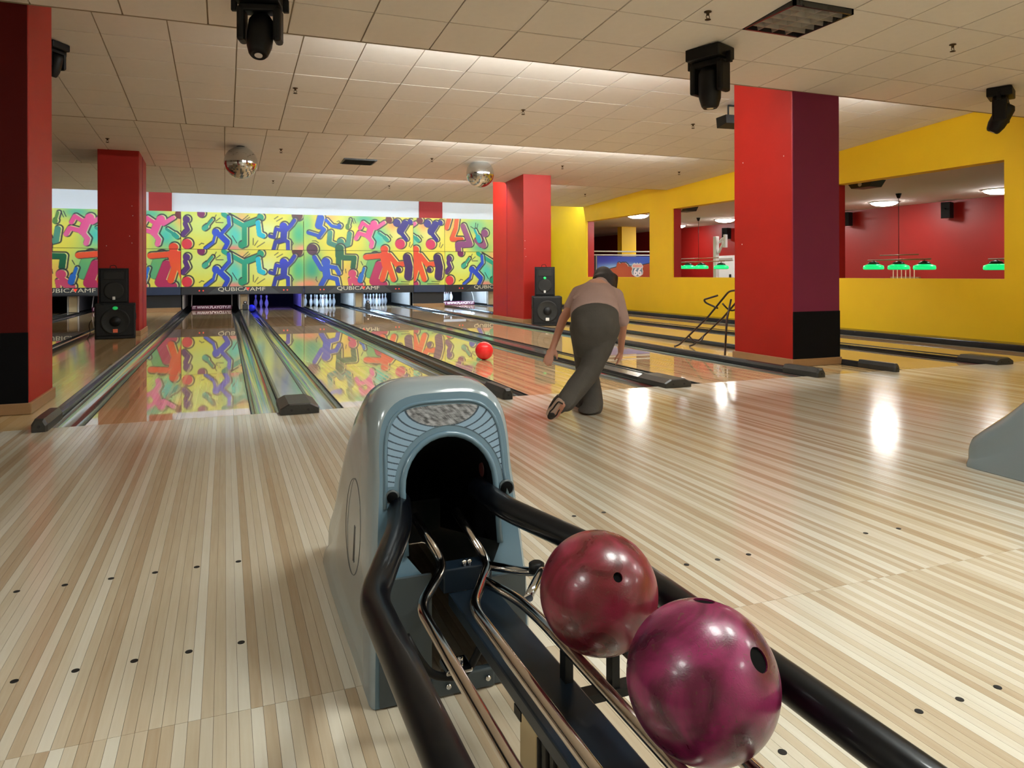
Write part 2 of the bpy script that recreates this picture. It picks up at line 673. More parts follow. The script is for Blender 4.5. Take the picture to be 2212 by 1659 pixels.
def gutter_mesh(x0, x1, y0, y1, b):
    n = 10
    vs, fs = [], []
    ys = [y0, y1]
    for y in ys:
        for k in range(n + 1):
            a = PI * k / n
            vs.append(((x0 + x1) / 2 - (x1 - x0) / 2 * math.cos(a), y, -0.012 - 0.072 * math.sin(a) ** .8))
    for k in range(n):
        fs.append((k, k + 1, n + 2 + k, n + 1 + k))
    b.add(vs, fs, True)


for k, x0 in lanes.items():
    t = thing('bowling_lane', lane_label[k], 'bowling lane', (x0 + LW / 2, 0, 0))
    b = MB()
    b.box(x0, x0 + LW, 0.0008, 19.2, -0.118, 0.0)
    b.build('lane_bed', 'lane', t)
    # thin dark joints beside the bed
    for sx in (0, 1):
        b = MB()
        xa = x0 - GW if sx == 0 else x0 + LW + 0.008
        xb = x0 - 0.008 if sx == 0 else x0 + LW + GW
        gutter_mesh(xa, xb, 0.001, 19.4, b)
        b.build('gutter', 'gutter', t)
        b = MB()
        xe = x0 - 0.008 if sx == 0 else x0 + LW
        b.box(xe, xe + 0.008, 0.001, 19.2, -0.1, 0.0)
        b.build('edge_strip', 'black', t)


def divider(xc, wd, label, wide=False, capped=True):
    t = thing('lane_divider', label, 'lane divider', (xc, 0, 0))
    b = MB()
    h = wd / 2
    fs_ = MB()
    fs_.box(xc - h, xc + h, 0.001, 19.3, -.118, -.0005)  # lower body of the divider, built as a floor strip
    struct(fs_.build('floor', 'black'))
    if wide:
        b.prism([(xc - h, .0), (xc - h, .006), (xc - h + .02, .03), (xc + h - .02, .03), (xc + h, .006), (xc + h, .0)], 'Y', 0.3, 19.3)
        b.build('capping', 'cap', t)
        for sx in (-1, 1):
            b = MB()
            b.box(xc + sx * (h - .012) - .012, xc + sx * (h - .012) + .012, 0.02, 19.3, .0005, .037, 0.004)
            b.build('ridge', 'capdark', t)
    else:
        pr = [(xc - h, .0), (xc - h, .025), (xc - h * .6, .052), (xc, .06), (xc + h * .6, .052), (xc + h, .025), (xc + h, .0)]
        b.prism(pr, 'Y', 0.3, 19.3)
        b.build('capping', 'capdark', t)
    if capped:
        b = MB()
        e = h + 0.022
        y0, y1 = -0.13, 0.34
        zt = .085 if not wide else .075
        prof = [(xc - e, 0.0), (xc - e, zt * .55), (xc - e * .55, zt), (xc + e * .55, zt), (xc + e, zt * .55), (xc + e, 0.0)]
        secs = [(y0, .95 if wide else .72, .9 if wide else .8), (y0 + .02, 1.0 if wide else .95, 1.0), (y0 + .12, 1, 1), (y1, 1, .96)]
        vs, fs = [], []
        for (yy, s1, s2) in secs:
            for (x, z) in prof:
                vs.append((xc + (x - xc) * s1, yy, z * s2 + .001))
        n = len(prof)
        for i in range(len(secs) - 1):
            for q in range(n):
                fs.append((i * n + q, i * n + (q + 1) % n, (i + 1) * n + (q + 1) % n, (i + 1) * n + q))
        fs.append(tuple(range(n)))
        fs.append(tuple((len(secs) - 1) * n + q for q in range(n))[::-1])
        b.add(vs, fs)
        cpo = b.build('end_cap', 'endcap', t)
        for sx in ((-.5, .5) if wide else (0,)):
            b = MB()
            b.lathe([(0.009, y0 - .004), (0.009, y0 + .03)], 10, (xc + sx * h, 0, zt * .42), axis='Y')
            b.build('screw_recess', 'black', cpo)
    return t


divider(-3.749, 0.225, 'wide lane divider left of the big left column', True)
divider(-2.128, 0.07, 'narrow rail divider ending beside the left loudspeaker stack')
divider(-1.125, 0.055, 'narrow lane divider whose end cap lies at the foot of the left column')
divider(0.5071, 0.234, 'wide lane divider in line behind the ball return hood', True)
divider(2.1395, 0.05, 'narrow lane divider left of the lane with the red ball')
divider(3.772, 0.234, 'wide lane divider passing the feet of the bowler', True)
divider(5.422, 0.075, 'narrow lane divider whose end cap lies before the square red column')
divider(6.427, 0.03, 'short looking lane divider emerging behind the maroon column face')
divider(8.05, 0.234, 'wide lane divider with dark end cap nearest the yellow wall', True)
b = MB()
b.box(lanes[6] + LW + GW, WX, 0.0, 19.4, -.11, .075, 0.012)
o = b.build('kerb_rail', 'capdark')
tag(o, 'long black kerb rail along the base of the yellow wall', 'kerb')
b = MB()
b.box(WX - .05, WX + .001, -9.5, 0.0, 0.0, 0.10)
struct(b.build('baseboard_right', 'capdark'))

# ------------------------------------------------------------------ walls
# right wall with three openings into the billiard room
OPS = [(1.2, 4.2), (5.6, 9.18), (10.2, 13.62)]
OZ0, OZ1 = 0.935, 2.575
wb = MB()
WT = 0.22
wb.box(WX, WX + WT, -9.5, 20, -.2, OZ0)
wb.box(WX, WX + WT, -9.5, 20, OZ1, 3.6)
ys = [-9.5] + [v for p in OPS for v in p] + [20]
for i in range(0, len(ys), 2):
    wb.box(WX, WX + WT, ys[i], ys[i + 1], OZ0, OZ1)
struct(wb.build('wall_right', 'yellow'))
for i, (a, bb) in enumerate(OPS):
    b = MB()
    e = 0.004
    b.box(WX + .03, WX + WT + .01, bb - .012, bb + .001, OZ0, OZ1)
    b.box(WX + .03, WX + WT + .01, a - .001, a + .012, OZ0, OZ1)
    struct(b.build('trim_%d' % (i + 1), 'poolred'))
b = MB()
b.box(XL - .2, XL, -9.5, 20, -.2, 3.6)
struct(b.build('wall_left', 'cream'))
b = MB()
b.box(XL, 16, -9.7, -9.5, -.2, 3.6)
struct(b.build('wall_back', 'cream'))
b = MB()
b.box(XL, WX, YMASK + .12, YMASK + .3, 2.6, 3.6)
struct(b.build('wall_front', 'white'))
for x0, x1 in ((-1.93, -1.36), (5.62, 6.36)):
    b = MB()
    b.box(x0, x1, YMASK + .05, YMASK + .125, 2.6, 3.6)
    struct(b.build('wall_front', 'red'))

# ------------------------------------------------------------------ columns
def column(label, x0, x1, y0, y1, dado=False, seam=None, front=None, base=True, chips=()):
    t = thing('column', label, 'column', ((x0 + x1) / 2, (y0 + y1) / 2, 0))
    b = MB()
    b.box(x0, x1, y0, y1, 0.0, 3.6, 0.012)
    sh = b.build('shaft', 'red', t)
    if front:
        b = MB()
        b.box(x0 + .006, x1 - .006, y0 - .004, y0 + .01, 0.0, 3.6)
        b.build('painted_front', front, t)
    if dado:
        b = MB()
        b.box(x0 + .004, x1 - .004, y0 - .012, y0 + .005, 0.07, 0.6)
        b.build('dado_panel', 'sockblack', t)
    if seam is not None:
        for (xx, yy) in seam:
            b = MB()
            b.box(xx - .006, xx + .006, yy - .006, yy + .006, 0.0, 3.3)
            b.build('seam', 'maroon', t)
    if base:
        b = MB()
        e = .018
        b.box(x0 - e, x1 + e, y0 - e, y1 + e, 0.001, 0.085, 0.006)
        b.build('skirting', 'skirting', t)
    for (cx, cy, cz, s_) in chips:
        b = MB()
        b.ellipsoid((cx, cy, cz), (s_ * .6, s_ * .6, s_), 8, 6)
        b.build('paint_chip', 'badge_white', t)
    return t


def chips_on(px, face, val):
    out = []
    for (x, y) in px:
        p = atX(x, y, val) if face == 'X' else atY(x, y, val)
        out.append((p.x, p.y, p.z, 0.008))
    return out


column('big red square column standing at the left foul line, cut by the photo edge', -1.96, -1.34, 0.63, 1.42, dado=True, front='darkred')
column('red column behind the left pair of stacked loudspeakers', -1.96, -1.34, 8.08, 9.25, seam=[(-1.34, 8.6)],
       chips=chips_on([(285, 445), (287, 466), (280, 510), (285, 525), (230, 531)], 'Y', 8.08))
column('wide red and maroon square column with a black foot, beside the ramp frame', 5.74, 6.405, 0.606, 1.58, dado=True, front='maroon',
       chips=chips_on([(1605, 352), (1693, 337), (1603, 528)], 'X', 5.74))
column('red column behind the right pair of stacked loudspeakers', 5.77, 6.405, 8.35, 10.2, seam=[(5.77, 9.3)],
       chips=chips_on([(1134, 520), (1134, 537), (1136, 554)], 'Y', 8.35))

# ------------------------------------------------------------------ ceiling
TX, TY = 0.6, 0.61
FIX = (4.08, 4.68, -1.23, -0.62)     # the dark recessed louvre light takes one tile
cands = []
secs = []
for si, (ya, yb, za, zb) in enumerate(CE):
    b = MB()
    # grid plane and the riser towards the next bay
    def slab(xa_, xb_, y0_, y1_):
        z0_, z1_ = za + (zb - za) * (y0_ - ya) / (yb - ya), za + (zb - za) * (y1_ - ya) / (yb - ya)
        b.add([(xa_, y0_, z0_ + .012), (xb_, y0_, z0_ + .012), (xb_, y1_, z1_ + .012), (xa_, y1_, z1_ + .012), (xa_, y0_, z0_ + .1), (xb_, y0_, z0_ + .1), (xb_, y1_, z1_ + .1), (xa_, y1_, z1_ + .1)],
              [(0, 3, 2, 1), (4, 5, 6, 7), (0, 1, 5, 4), (1, 2, 6, 5), (2, 3, 7, 6), (3, 0, 4, 7)])
    if si == 1:
        slab(XL, XR, ya, FIX[2])
        slab(XL, XR, FIX[3], yb)
        slab(XL, FIX[0], FIX[2], FIX[3])
        slab(FIX[1], XR, FIX[2], FIX[3])
    else:
        slab(XL, XR, ya, yb)
    nz = CE[si + 1][2] if si + 1 < len(CE) else 3.5
    b.box(XL, XR, yb - .02, yb, zb, max(nz, zb + .1) + .05)
    so = struct(b.build('ceiling', 'tbar'))
    secs.append(so)
    sl = (zb - za) / (yb - ya)
    n = int(math.ceil((yb - ya) / TY))
    x_off = (0.115 if si == 2 else 0.48 if si == 1 else 0.0)
    for j in range(n):
        y1 = yb - .02 - j * TY
        y0 = max(y1 - TY, ya)
        if y1 - y0 < .08:
            continue
        i0 = int(math.floor((XL - x_off) / TX))
        for i in range(i0, int((XR - x_off) / TX) + 1):
            xa = max(x_off + i * TX, XL)
            xb = min(x_off + (i + 1) * TX, XR)
            if xb - xa < .05:
                continue
            if si == 1 and abs(xa - 4.0) < .5 and False:
                continue
            ym = (y0 + y1) / 2
            zm = za + sl * (ym - ya)
            px, py, d = project(((xa + xb) / 2, ym, zm))
            a = 0
            if d > .5 and -80 < px < 2290 and -60 < py < 660:
                c4 = [project((x, y, za + sl * (y - ya))) for x, y in ((xa, y0), (xb, y0), (xb, y1), (xa, y1))]
                a = abs(sum(c4[q][0] * c4[(q + 1) % 4][1] - c4[(q + 1) % 4][0] * c4[q][1] for q in range(4))) / 2
            cands.append((a, si, xa, xb, y0, y1, sl, za, ya))
cands.sort(key=lambda q: -q[0])
tmesh = {}
restm = [MB() for _ in CE]
cnt = 0
GAP = 0.006
for a, si, xa, xb, y0, y1, sl, za, ya in cands:
    if si == 1 and abs(xa - FIX[0]) < .1 and abs(y0 - FIX[2]) < .1:
        FZ = za + sl * (y1 - ya) + .004
        continue
    if a > 0 and cnt < 300:
        cnt += 1
        k = (round((xb - xa), 3), round((y1 - y0), 3))
        if k not in tmesh:
            b = MB()
            b.box(GAP, k[0] - GAP, GAP, k[1] - GAP, 0.0, 0.02)
            tmesh[k] = b.mesh('ceiling_tile')
            tmesh[k].materials.append(M['tile'])
        o = bpy.data.objects.new('ceiling_tile', tmesh[k])
        o.location = (xa, y0, za + sl * (y0 - ya) + random.uniform(-.0015, .0015))
        o.rotation_euler = (math.atan(sl), 0, 0)
        o.parent = secs[si]
        C.objects.link(o)
    else:
        za0, za1 = za + sl * (y0 + GAP - ya), za + sl * (y1 - GAP - ya)
        x0_, x1_ = xa + GAP, xb - GAP
        restm[si].add([(x0_, y0 + GAP, za0), (x1_, y0 + GAP, za0), (x1_, y1 - GAP, za1), (x0_, y1 - GAP, za1),
                       (x0_, y0 + GAP, za0 + .02), (x1_, y0 + GAP, za0 + .02), (x1_, y1 - GAP, za1 + .02), (x0_, y1 - GAP, za1 + .02)],
                      [(0, 3, 2, 1), (4, 5, 6, 7), (0, 1, 5, 4), (1, 2, 6, 5), (2, 3, 7, 6), (3, 0, 4, 7)])
for si, b in enumerate(restm):
    if b.v:
        o = b.build('ceiling_tile_field', 'tile', secs[si])
        o['kind'] = 'stuff'
b = MB()
b.box(XL, XR, 13.85, 20, 3.5, 3.6)
struct(b.build('ceiling', 'white'))
b = MB()
b.box(XL, 16.2, -9.6, 20, 3.62, 3.7)
struct(b.build('ceiling', 'tbar'))

# ------------------------------------------------------------------ lamps
def batten(x, y, z, ln, glow, label, cat='light', group=None):
    t = thing('fluorescent_batten', label, cat, (x, y, z), group)
    b = MB()
    b.box(x - ln / 2, x + ln / 2, y - .04, y - .005, z - .03, z + .03, .006)
    b.build('batten_body', 'whitepaint', t)
    b = MB()
    b.tube([(x - ln / 2 + .03, y + .022, z), (x + ln / 2 - .03, y + .022, z)], 0.014, 8)
    b.build('lamp_tube', glow, t)
    return t


for x in (1.75, 3.0, 4.25):
    batten(x, 0.661, 3.16, 1.2, 'glow', 'fluorescent batten tucked behind the first ceiling step', group='battens behind the first ceiling step')
batten(7.6, 0.661, 3.16, 1.2, 'glow', 'fluorescent batten behind the ceiling step near the yellow wall')
for x in (3.4, 4.7, 6.0, 7.3):
    batten(x, 5.241, 3.13, 1.2, 'glow', 'fluorescent batten tucked behind the second ceiling step', group='battens behind the second ceiling step')
for x in (2.2, 3.6, 5.0, 7.0):  # rightmost one is added, out of sight, to brighten the yellow wall
    batten(x, 9.461, 3.11, 1.2, 'glow', 'fluorescent batten tucked behind the third ceiling step', group='battens behind the third ceiling step')
x = -6.6
while x < 9.6:
    batten(x, 13.891, 3.2, 1.3, 'glowfar', 'cool white batten washing the cartoon masking wall', group='battens before the masking wall')
    x += 1.45

# dark recessed louvre light in the near ceiling
def louvre(x0, x1, y0, y1, zf, label, lit=None, group=None):
    t = thing('louvre_ceiling_light', label, 'ceiling light', ((x0 + x1) / 2, (y0 + y1) / 2, zf), group)
    b = MB()
    b.box(x0 + .01, x1 - .01, y0 + .01, y1 - .01, zf + .09, zf + .1)
    b.build('back_plate', lit or 'louvre', t)
    b = MB()
    for a in ((x0, x0 + .02, y0, y1), (x1 - .02, x1, y0, y1), (x0, x1, y0, y0 + .02), (x0, x1, y1 - .02, y1)):
        b.box(*a, zf - .004, zf + .1)
    b.build('frame', 'capdark' if not lit else 'whitepaint', t)
    for i in range(1, 6):
        b = MB()
        yy = y0 + (y1 - y0) * i / 6
        b.prism([(yy - .003, zf), (yy + .003, zf), (yy + .012, zf + .06), (yy - .012, zf + .06)], 'X', x0 + .02, x1 - .02)
        b.build('louvre_blade', 'louvre', t)
    for i in range(1, 4):
        b = MB()
        xx = x0 + (x1 - x0) * i / 4
        b.prism([(xx - .003, zf), (xx + .003, zf), (xx + .02, zf + .07), (xx - .02, zf + .07)], 'Y', y0 + .02, y1 - .02)
        b.build('louvre_blade', 'louvre', t)
    return t


_lo = louvre(FIX[0], FIX[1], FIX[2], FIX[3], FZ, 'unlit square louvre light set in the near ceiling')
b = MB()
# unseen panels: near pair placed by the hood shadow, others added as fill
for (x, y) in ((1.55, -4.75), (2.75, -4.75), (5.2, -5.3), (8.0, -5.3), (3.4, -7.9), (7.0, -7.9), (-2.3, -5.6), (-4.7, -5.6)):
    t = thing('unseen_panel_light', 'unseen lit ceiling panel put behind the lanes to light the approach', 'ceiling light', (x, y, 3.0), 'unseen panels lighting the approach')
    b = MB()
    b.box(x - .3, x + .3, y - .3, y + .3, 2.995, 3.015)
    b.build('diffuser', 'glowfront', t)
    b = MB()
    for a in ((x - .32, x - .3, y - .32, y + .32), (x + .3, x + .32, y - .32, y + .32), (x - .3, x + .3, y - .32, y - .3), (x - .3, x + .3, y + .3, y + .32)):
        b.box(*a, 2.985, 3.02)
    b.build('frame', 'whitepaint', t)

# ------------------------------------------------------------------ masking units (printed panels above the pins)
def seg_d(X, Y, a, b):
    ax, ay = a
    bx, by = b
    dx, dy = bx - ax, by - ay
    l2 = dx * dx + dy * dy + 1e-9
    t = np.clip(((X - ax) * dx + (Y - ay) * dy) / l2, 0, 1)
    return np.hypot(X - ax - t * dx, Y - ay - t * dy)


def fig_d(X, Y, fig):
    d = np.full(X.shape, 1e6)
    for item in fig:
        w_ = item[0]
        pts = item[1]
        if len(pts) == 1:
            d = np.minimum(d, np.hypot(X - pts[0][0], Y - pts[0][1]) - w_)
        else:
            for a, b in zip(pts[:-1], pts[1:]):
                d = np.minimum(d, seg_d(X, Y, a, b) - w_ * .6)
    return d


def rgb(h):
    return np.array([int(h[i:i + 2], 16) / 255 for i in (1, 3, 5)])


def paint(X, Y, bg, blobs, figs, strokes, sc_):
    """X, Y arrays in art units; sc_ art units per pixel of softness"""
    img = np.ones(X.shape + (3,)) * rgb(bg)
    for (cx, cy, rx, ry, col) in blobs:
        a = np.exp(-(((X - cx) / rx) ** 2 + ((Y - cy) / ry) ** 2))[..., None]
        img = img * (1 - a) + rgb(col) * a
    ln = rgb('#20202a')
    for (col, col2, fig) in figs:
        d = fig_d(X, Y, fig)
        d2 = fig_d(X - 3.2 * sc_, Y + 1.6 * sc_, fig)
        pale = np.clip(.5 - d2 / sc_, 0, 1)[..., None]
        img = img * (1 - .55 * pale) + rgb('#f2ecb0') * .55 * pale
        ed = np.clip(1.4 - np.abs(d2 - 1.3 * sc_) / (1.9 * sc_), 0, 1)[..., None]
        img = img * (1 - ed) + ln * ed
        fill = np.clip(.5 - d / sc_, 0, 1)[..., None]
        n = (np.sin(X / (31 * sc_) + 1.7) * np.cos(Y / (23 * sc_)) * .5 + .5)[..., None]
        cc = (rgb(col) * (1 - n) + rgb(col2) * n) ** 1.3
        img = img * (1 - fill) + cc * fill
    for pts in strokes:
        for a, b in zip(pts[:-1], pts[1:]):
            k = np.clip(1.25 - seg_d(X, Y, a, b) / (1.25 * sc_), 0, 1)[..., None]
            img = img * (1 - k) + ln * k
    return img


ART_A = dict(bg='#e6d94a', sc_=4.9, blobs=[(420, 850, 330, 200, '#d3e27a'), (880, 950, 150, 260, '#4fcabb'), (960, 760, 90, 120, '#e5b06a'), (1300, 900, 200, 160, '#dbe69a'),
             (1740, 930, 130, 230, '#44ac78'), (1790, 1130, 130, 60, '#e59a78'), (850, 1130, 150, 40, '#e08a7a'), (250, 700, 80, 60, '#c8dc68')],
             figs=[('#5c3a8c', '#7a3f7a', [(46, [(250, 770)]), (52, [(235, 830), (265, 900), (205, 965)])]),
                   ('#8c2d6c', '#a03a74', [(50, [(435, 690)])]),
                   ('#e2503e', '#d8456a', [(66, [(255, 1085)])]),
                   ('#3aa88e', '#6fc8b0', [(52, [(475, 880), (500, 860)]), (28, [(500, 860), (575, 765)])]),
                   ('#17a07a', '#2fb09a', [(50, [(725, 690), (990, 835)]), (56, [(1000, 835), (1000, 1085)]), (44, [(960, 1090)]), (62, [(1000, 830), (1180, 760)]), (46, [(1215, 720)])]),
                   ('#12bcd0', '#1fc8d8', [(54, [(1180, 790), (1200, 945), (1250, 965)])]),
                   ('#2b4fc0', '#4a6fd0', [(50, [(625, 930)]), (64, [(675, 960), (770, 1050)]), (40, [(700, 940), (800, 830), (790, 730)]), (30, [(610, 985), (590, 1060), (480, 1145)]), (46, [(780, 1070), (730, 1160)])]),
                   ('#5a2a2c', '#6a3438', [(76, [(1720, 680)])]),
                   ('#3a4fd4', '#2a3f9c', [(56, [(1530, 835)]), (76, [(1540, 880), (1530, 990)]), (46, [(1560, 890), (1640, 810), (1680, 750)]), (40, [(1480, 880), (1425, 870), (1400, 980), (1340, 965)]),
                                           (46, [(1520, 1020), (1420, 1050), (1390, 1160)]), (46, [(1540, 1015), (1590, 1040), (1592, 1160)])])],
             strokes=[[(975, 760), (1050, 695)], [(1000, 770), (1070, 720)], [(1118, 1000), (1115, 1085)], [(1135, 1095), (1180, 1030)], [(1170, 1115), (1270, 1050)], [(600, 755), (630, 700)], [(622, 785), (680, 740)],
                      [(625, 800), (720, 800)], [(1640, 1020), (1665, 1060), (1640, 1100)], [(1405, 735), (1455, 700)], [(1435, 765), (1515, 720)], [(840, 970), (900, 1065)], [(410, 1095), (440, 1072), (470, 1080)]])
ART_B = dict(bg='#e8d84c', sc_=3.5, blobs=[(110, 260, 70, 160, '#7fc070'), (160, 720, 110, 200, '#2f9a78'), (130, 870, 130, 60, '#e08860'), (360, 190, 120, 50, '#e8a860'), (480, 250, 120, 160, '#dede60'),
             (700, 190, 140, 60, '#4fae8a'), (850, 400, 110, 140, '#46c0b0'), (560, 760, 120, 110, '#e6b45a'), (750, 640, 120, 120, '#9cc878'), (1000, 860, 160, 50, '#7cb870'), (1090, 330, 130, 120, '#e8e08a'), (1000, 240, 60, 60, '#e8a060')],
             figs=[('#1d4fa5', '#2a6fd0', [(62, [(250, 190), (230, 270)]), (36, [(230, 270), (285, 312), (230, 390)]), (30, [(125, 345), (215, 372)]), (28, [(305, 210), (360, 270), (440, 285)]), (24, [(440, 270)])]),
                   ('#5a8a3a', '#7aa04a', [(20, [(545, 200), (530, 260)]), (34, [(525, 275), (522, 285)])]),
                   ('#4f9080', '#6aa890', [(42, [(345, 340), (335, 450), (430, 485)]), (42, [(545, 350), (530, 460), (450, 485)]), (38, [(450, 440)])]),
                   ('#0e6a4a', '#127a56', [(74, [(440, 510), (440, 580)]), (46, [(430, 590), (430, 730)]), (44, [(450, 600), (590, 602), (578, 705)])]),
                   ('#e55a9a', '#e88ab0', [(38, [(800, 240)]), (58, [(775, 275), (740, 370)]), (34, [(820, 285), (905, 225)]), (32, [(735, 270), (680, 230), (652, 290)]), (36, [(740, 370), (640, 342), (610, 400)]), (38, [(740, 380), (782, 440), (770, 485)])]),
                   ('#3fb8a8', '#2f9a8a', [(20, [(850, 335), (900, 370)]), (36, [(915, 385), (940, 410)])]),
                   ('#d8486a', '#d04080', [(54, [(1080, 452)])]),
                   ('#3a2f9a', '#4a3a8a', [(42, [(1045, 222)]), (66, [(1135, 230), (1085, 310)]), (38, [(1085, 320), (1145, 400)]), (30, [(1190, 210)])]),
                   ('#8a3040', '#7a2838', [(36, [(960, 192)])]),
                   ('#5a2f50', '#6a3a5a', [(56, [(165, 520)])]),
                   ('#2f55b5', '#3a6ac8', [(46, [(300, 650)]), (38, [(255, 720), (185, 600)]), (66, [(300, 715), (310, 790)]), (36, [(340, 695), (400, 705), (432, 765)]), (42, [(300, 800), (250, 890)]), (38, [(325, 800), (410, 822), (425, 895)])]),
                   ('#d0507a', '#e07a8a', [(42, [(570, 770)]), (62, [(585, 835), (650, 885)]), (30, [(540, 830), (550, 890)])]),
                   ('#6fb488', '#8ac070', [(90, [(800, 600), (745, 760)])]),
                   ('#c04070', '#b8386a', [(72, [(850, 680), (790, 850), (900, 885)])]),
                   ('#2f7fc8', '#3a6ab8', [(24, [(692, 715), (675, 770)]), (44, [(665, 790), (650, 840)])]),
                   ('#e2553a', '#e8703c', [(42, [(910, 512)]), (84, [(910, 580), (930, 670)]), (46, [(870, 580), (710, 595)]), (46, [(960, 575), (1040, 672), (1115, 665)]), (48, [(925, 690), (885, 830)]), (48, [(960, 690), (1005, 830)])]),
                   ('#4a2a6a', '#5a3070', [(72, [(1150, 600), (1175, 700), (1165, 800)]), (30, [(1060, 730)])])],
             strokes=[[(570, 190), (590, 240)], [(590, 185), (610, 235)], [(415, 225), (435, 215), (455, 235)], [(165, 432), (200, 430), (228, 450)], [(205, 800), (200, 830), (215, 850)], [(500, 720), (505, 760)], [(660, 640), (680, 680)],
                      [(970, 350), (995, 380)], [(950, 360), (975, 395)], [(1180, 480), (1190, 430)], [(1195, 490), (1220, 450)], [(1090, 855), (1180, 858)], [(1040, 880), (1170, 880)]])
ART_C = dict(bg='#e8d858', sc_=3.5, blobs=[(1580, 220, 80, 120, '#e8a860'), (1900, 260, 150, 90, '#7fc890'), (1950, 500, 120, 60, '#5fb888'), (2300, 330, 200, 200, '#5fc0a0'), (2500, 250, 150, 120, '#e6b060')],
             figs=[('#e2603c', '#e87a4a', [(40, [(1590, 200), (1560, 290)]), (40, [(1680, 190), (1665, 300), (1620, 405)]), (40, [(1620, 410), (1735, 410)])]),
                   ('#96588a', '#a86a8c', [(52, [(1752, 270), (1825, 440)]), (56, [(1830, 460), (1690, 470), (1700, 560)]), (42, [(2005, 340)]), (62, [(1960, 400), (1990, 470)]), (36, [(1900, 420), (1950, 470)])]),
                   ('#16b0b8', '#2fc0c0', [(22, [(1890, 310), (1910, 350)]), (44, [(1925, 380), (1942, 420)])]),
                   ('#2b4fc0', '#3a6ad0', [(45, [(2250, 260)]), (64, [(2270, 300), (2300, 420)]), (38, [(2300, 300), (2400, 250)])]),
                   ('#17a07a', '#2fb09a', [(45, [(2520, 300)]), (60, [(2540, 340), (2560, 470)]), (36, [(2560, 470), (2480, 540)])])],
             strokes=[[(1900, 230), (1895, 280)], [(1925, 240), (1915, 285)], [(1840, 270), (1875, 290)], [(1980, 285), (2020, 275)]])


def print_panel(name, parent, x0, x1, z0, z1, art, u0, u1, v0, v1, y=YMASK, step=0.0125, gloss=False):
    nx = max(2, int((x1 - x0) / step))
    nz = max(2, int((z1 - z0) / step))
    xs = np.linspace(x0, x1, nx + 1)
    zs = np.linspace(z1, z0, nz + 1)
    U, V = np.meshgrid(np.linspace(u0, u1, nx + 1), np.linspace(v0, v1, nz + 1))
    img = np.clip(paint(U, V, art['bg'], art['blobs'], art['figs'], art['strokes'], art['sc_']), 0, 1)
    l = np.where(img <= .04045, img / 12.92, ((img + .055) / 1.055) ** 2.4)
    ox, oy, oz = parent.location
    XX, ZZ = np.meshgrid(xs - ox, zs - oz)
    n = XX.size
    co = np.zeros((n, 3))
    co[:, 0] = XX.ravel()
    co[:, 1] = y - oy
    co[:, 2] = ZZ.ravel()
    idx = np.arange(n).reshape(nz + 1, nx + 1)
    q = np.stack([idx[:-1, :-1], idx[1:, :-1], idx[1:, 1:], idx[:-1, 1:]], -1).reshape(-1, 4)
    # board edge: real thickness behind the printed face
    e = [(x0 - ox, y - oy, z0 - oz), (x1 - ox, y - oy, z0 - oz), (x1 - ox, y - oy, z1 - oz), (x0 - ox, y - oy, z1 - oz)]
    eb = [(a, bq + .02, c_) for a, bq, c_ in e]
    verts = [tuple(v) for v in co] + e + eb
    faces = [tuple(int(i) for i in r) for r in q] + [(n, n + 1, n + 5, n + 4), (n + 1, n + 2, n + 6, n + 5), (n + 2, n + 3, n + 7, n + 6), (n + 3, n, n + 4, n + 7), (n + 4, n + 5, n + 6, n + 7)]
    me = bpy.data.meshes.new(name)
    me.from_pydata(verts, [], faces)
    at = me.color_attributes.new('print', 'FLOAT_COLOR', 'POINT')
    colr = np.ones((n + 8, 4))
    colr[:n, :3] = l.reshape(-1, 3)
    colr[n:, :3] = .35
    at.data.foreach_set('color', colr.ravel().astype(np.float32))
    return link(name, me, 'printgloss' if gloss else 'print', parent)


Z0, Z1, Z2 = 0.695, 1.738, 2.775
A_LO = (180, 1810, 668, 1145)
HW = 1.635


def art_A(x0, x1, c0):         # art A spans c0-HW .. c0+HW
    f = lambda x: 180 + (x - (c0 - HW)) / (2 * HW) * 1630
    return f(x0), f(x1)


def art_B(x0, x1, c0):
    f = lambda x: 80 + (x - (c0 - HW)) / (2 * HW) * 1145
    return f(x0), f(x1)


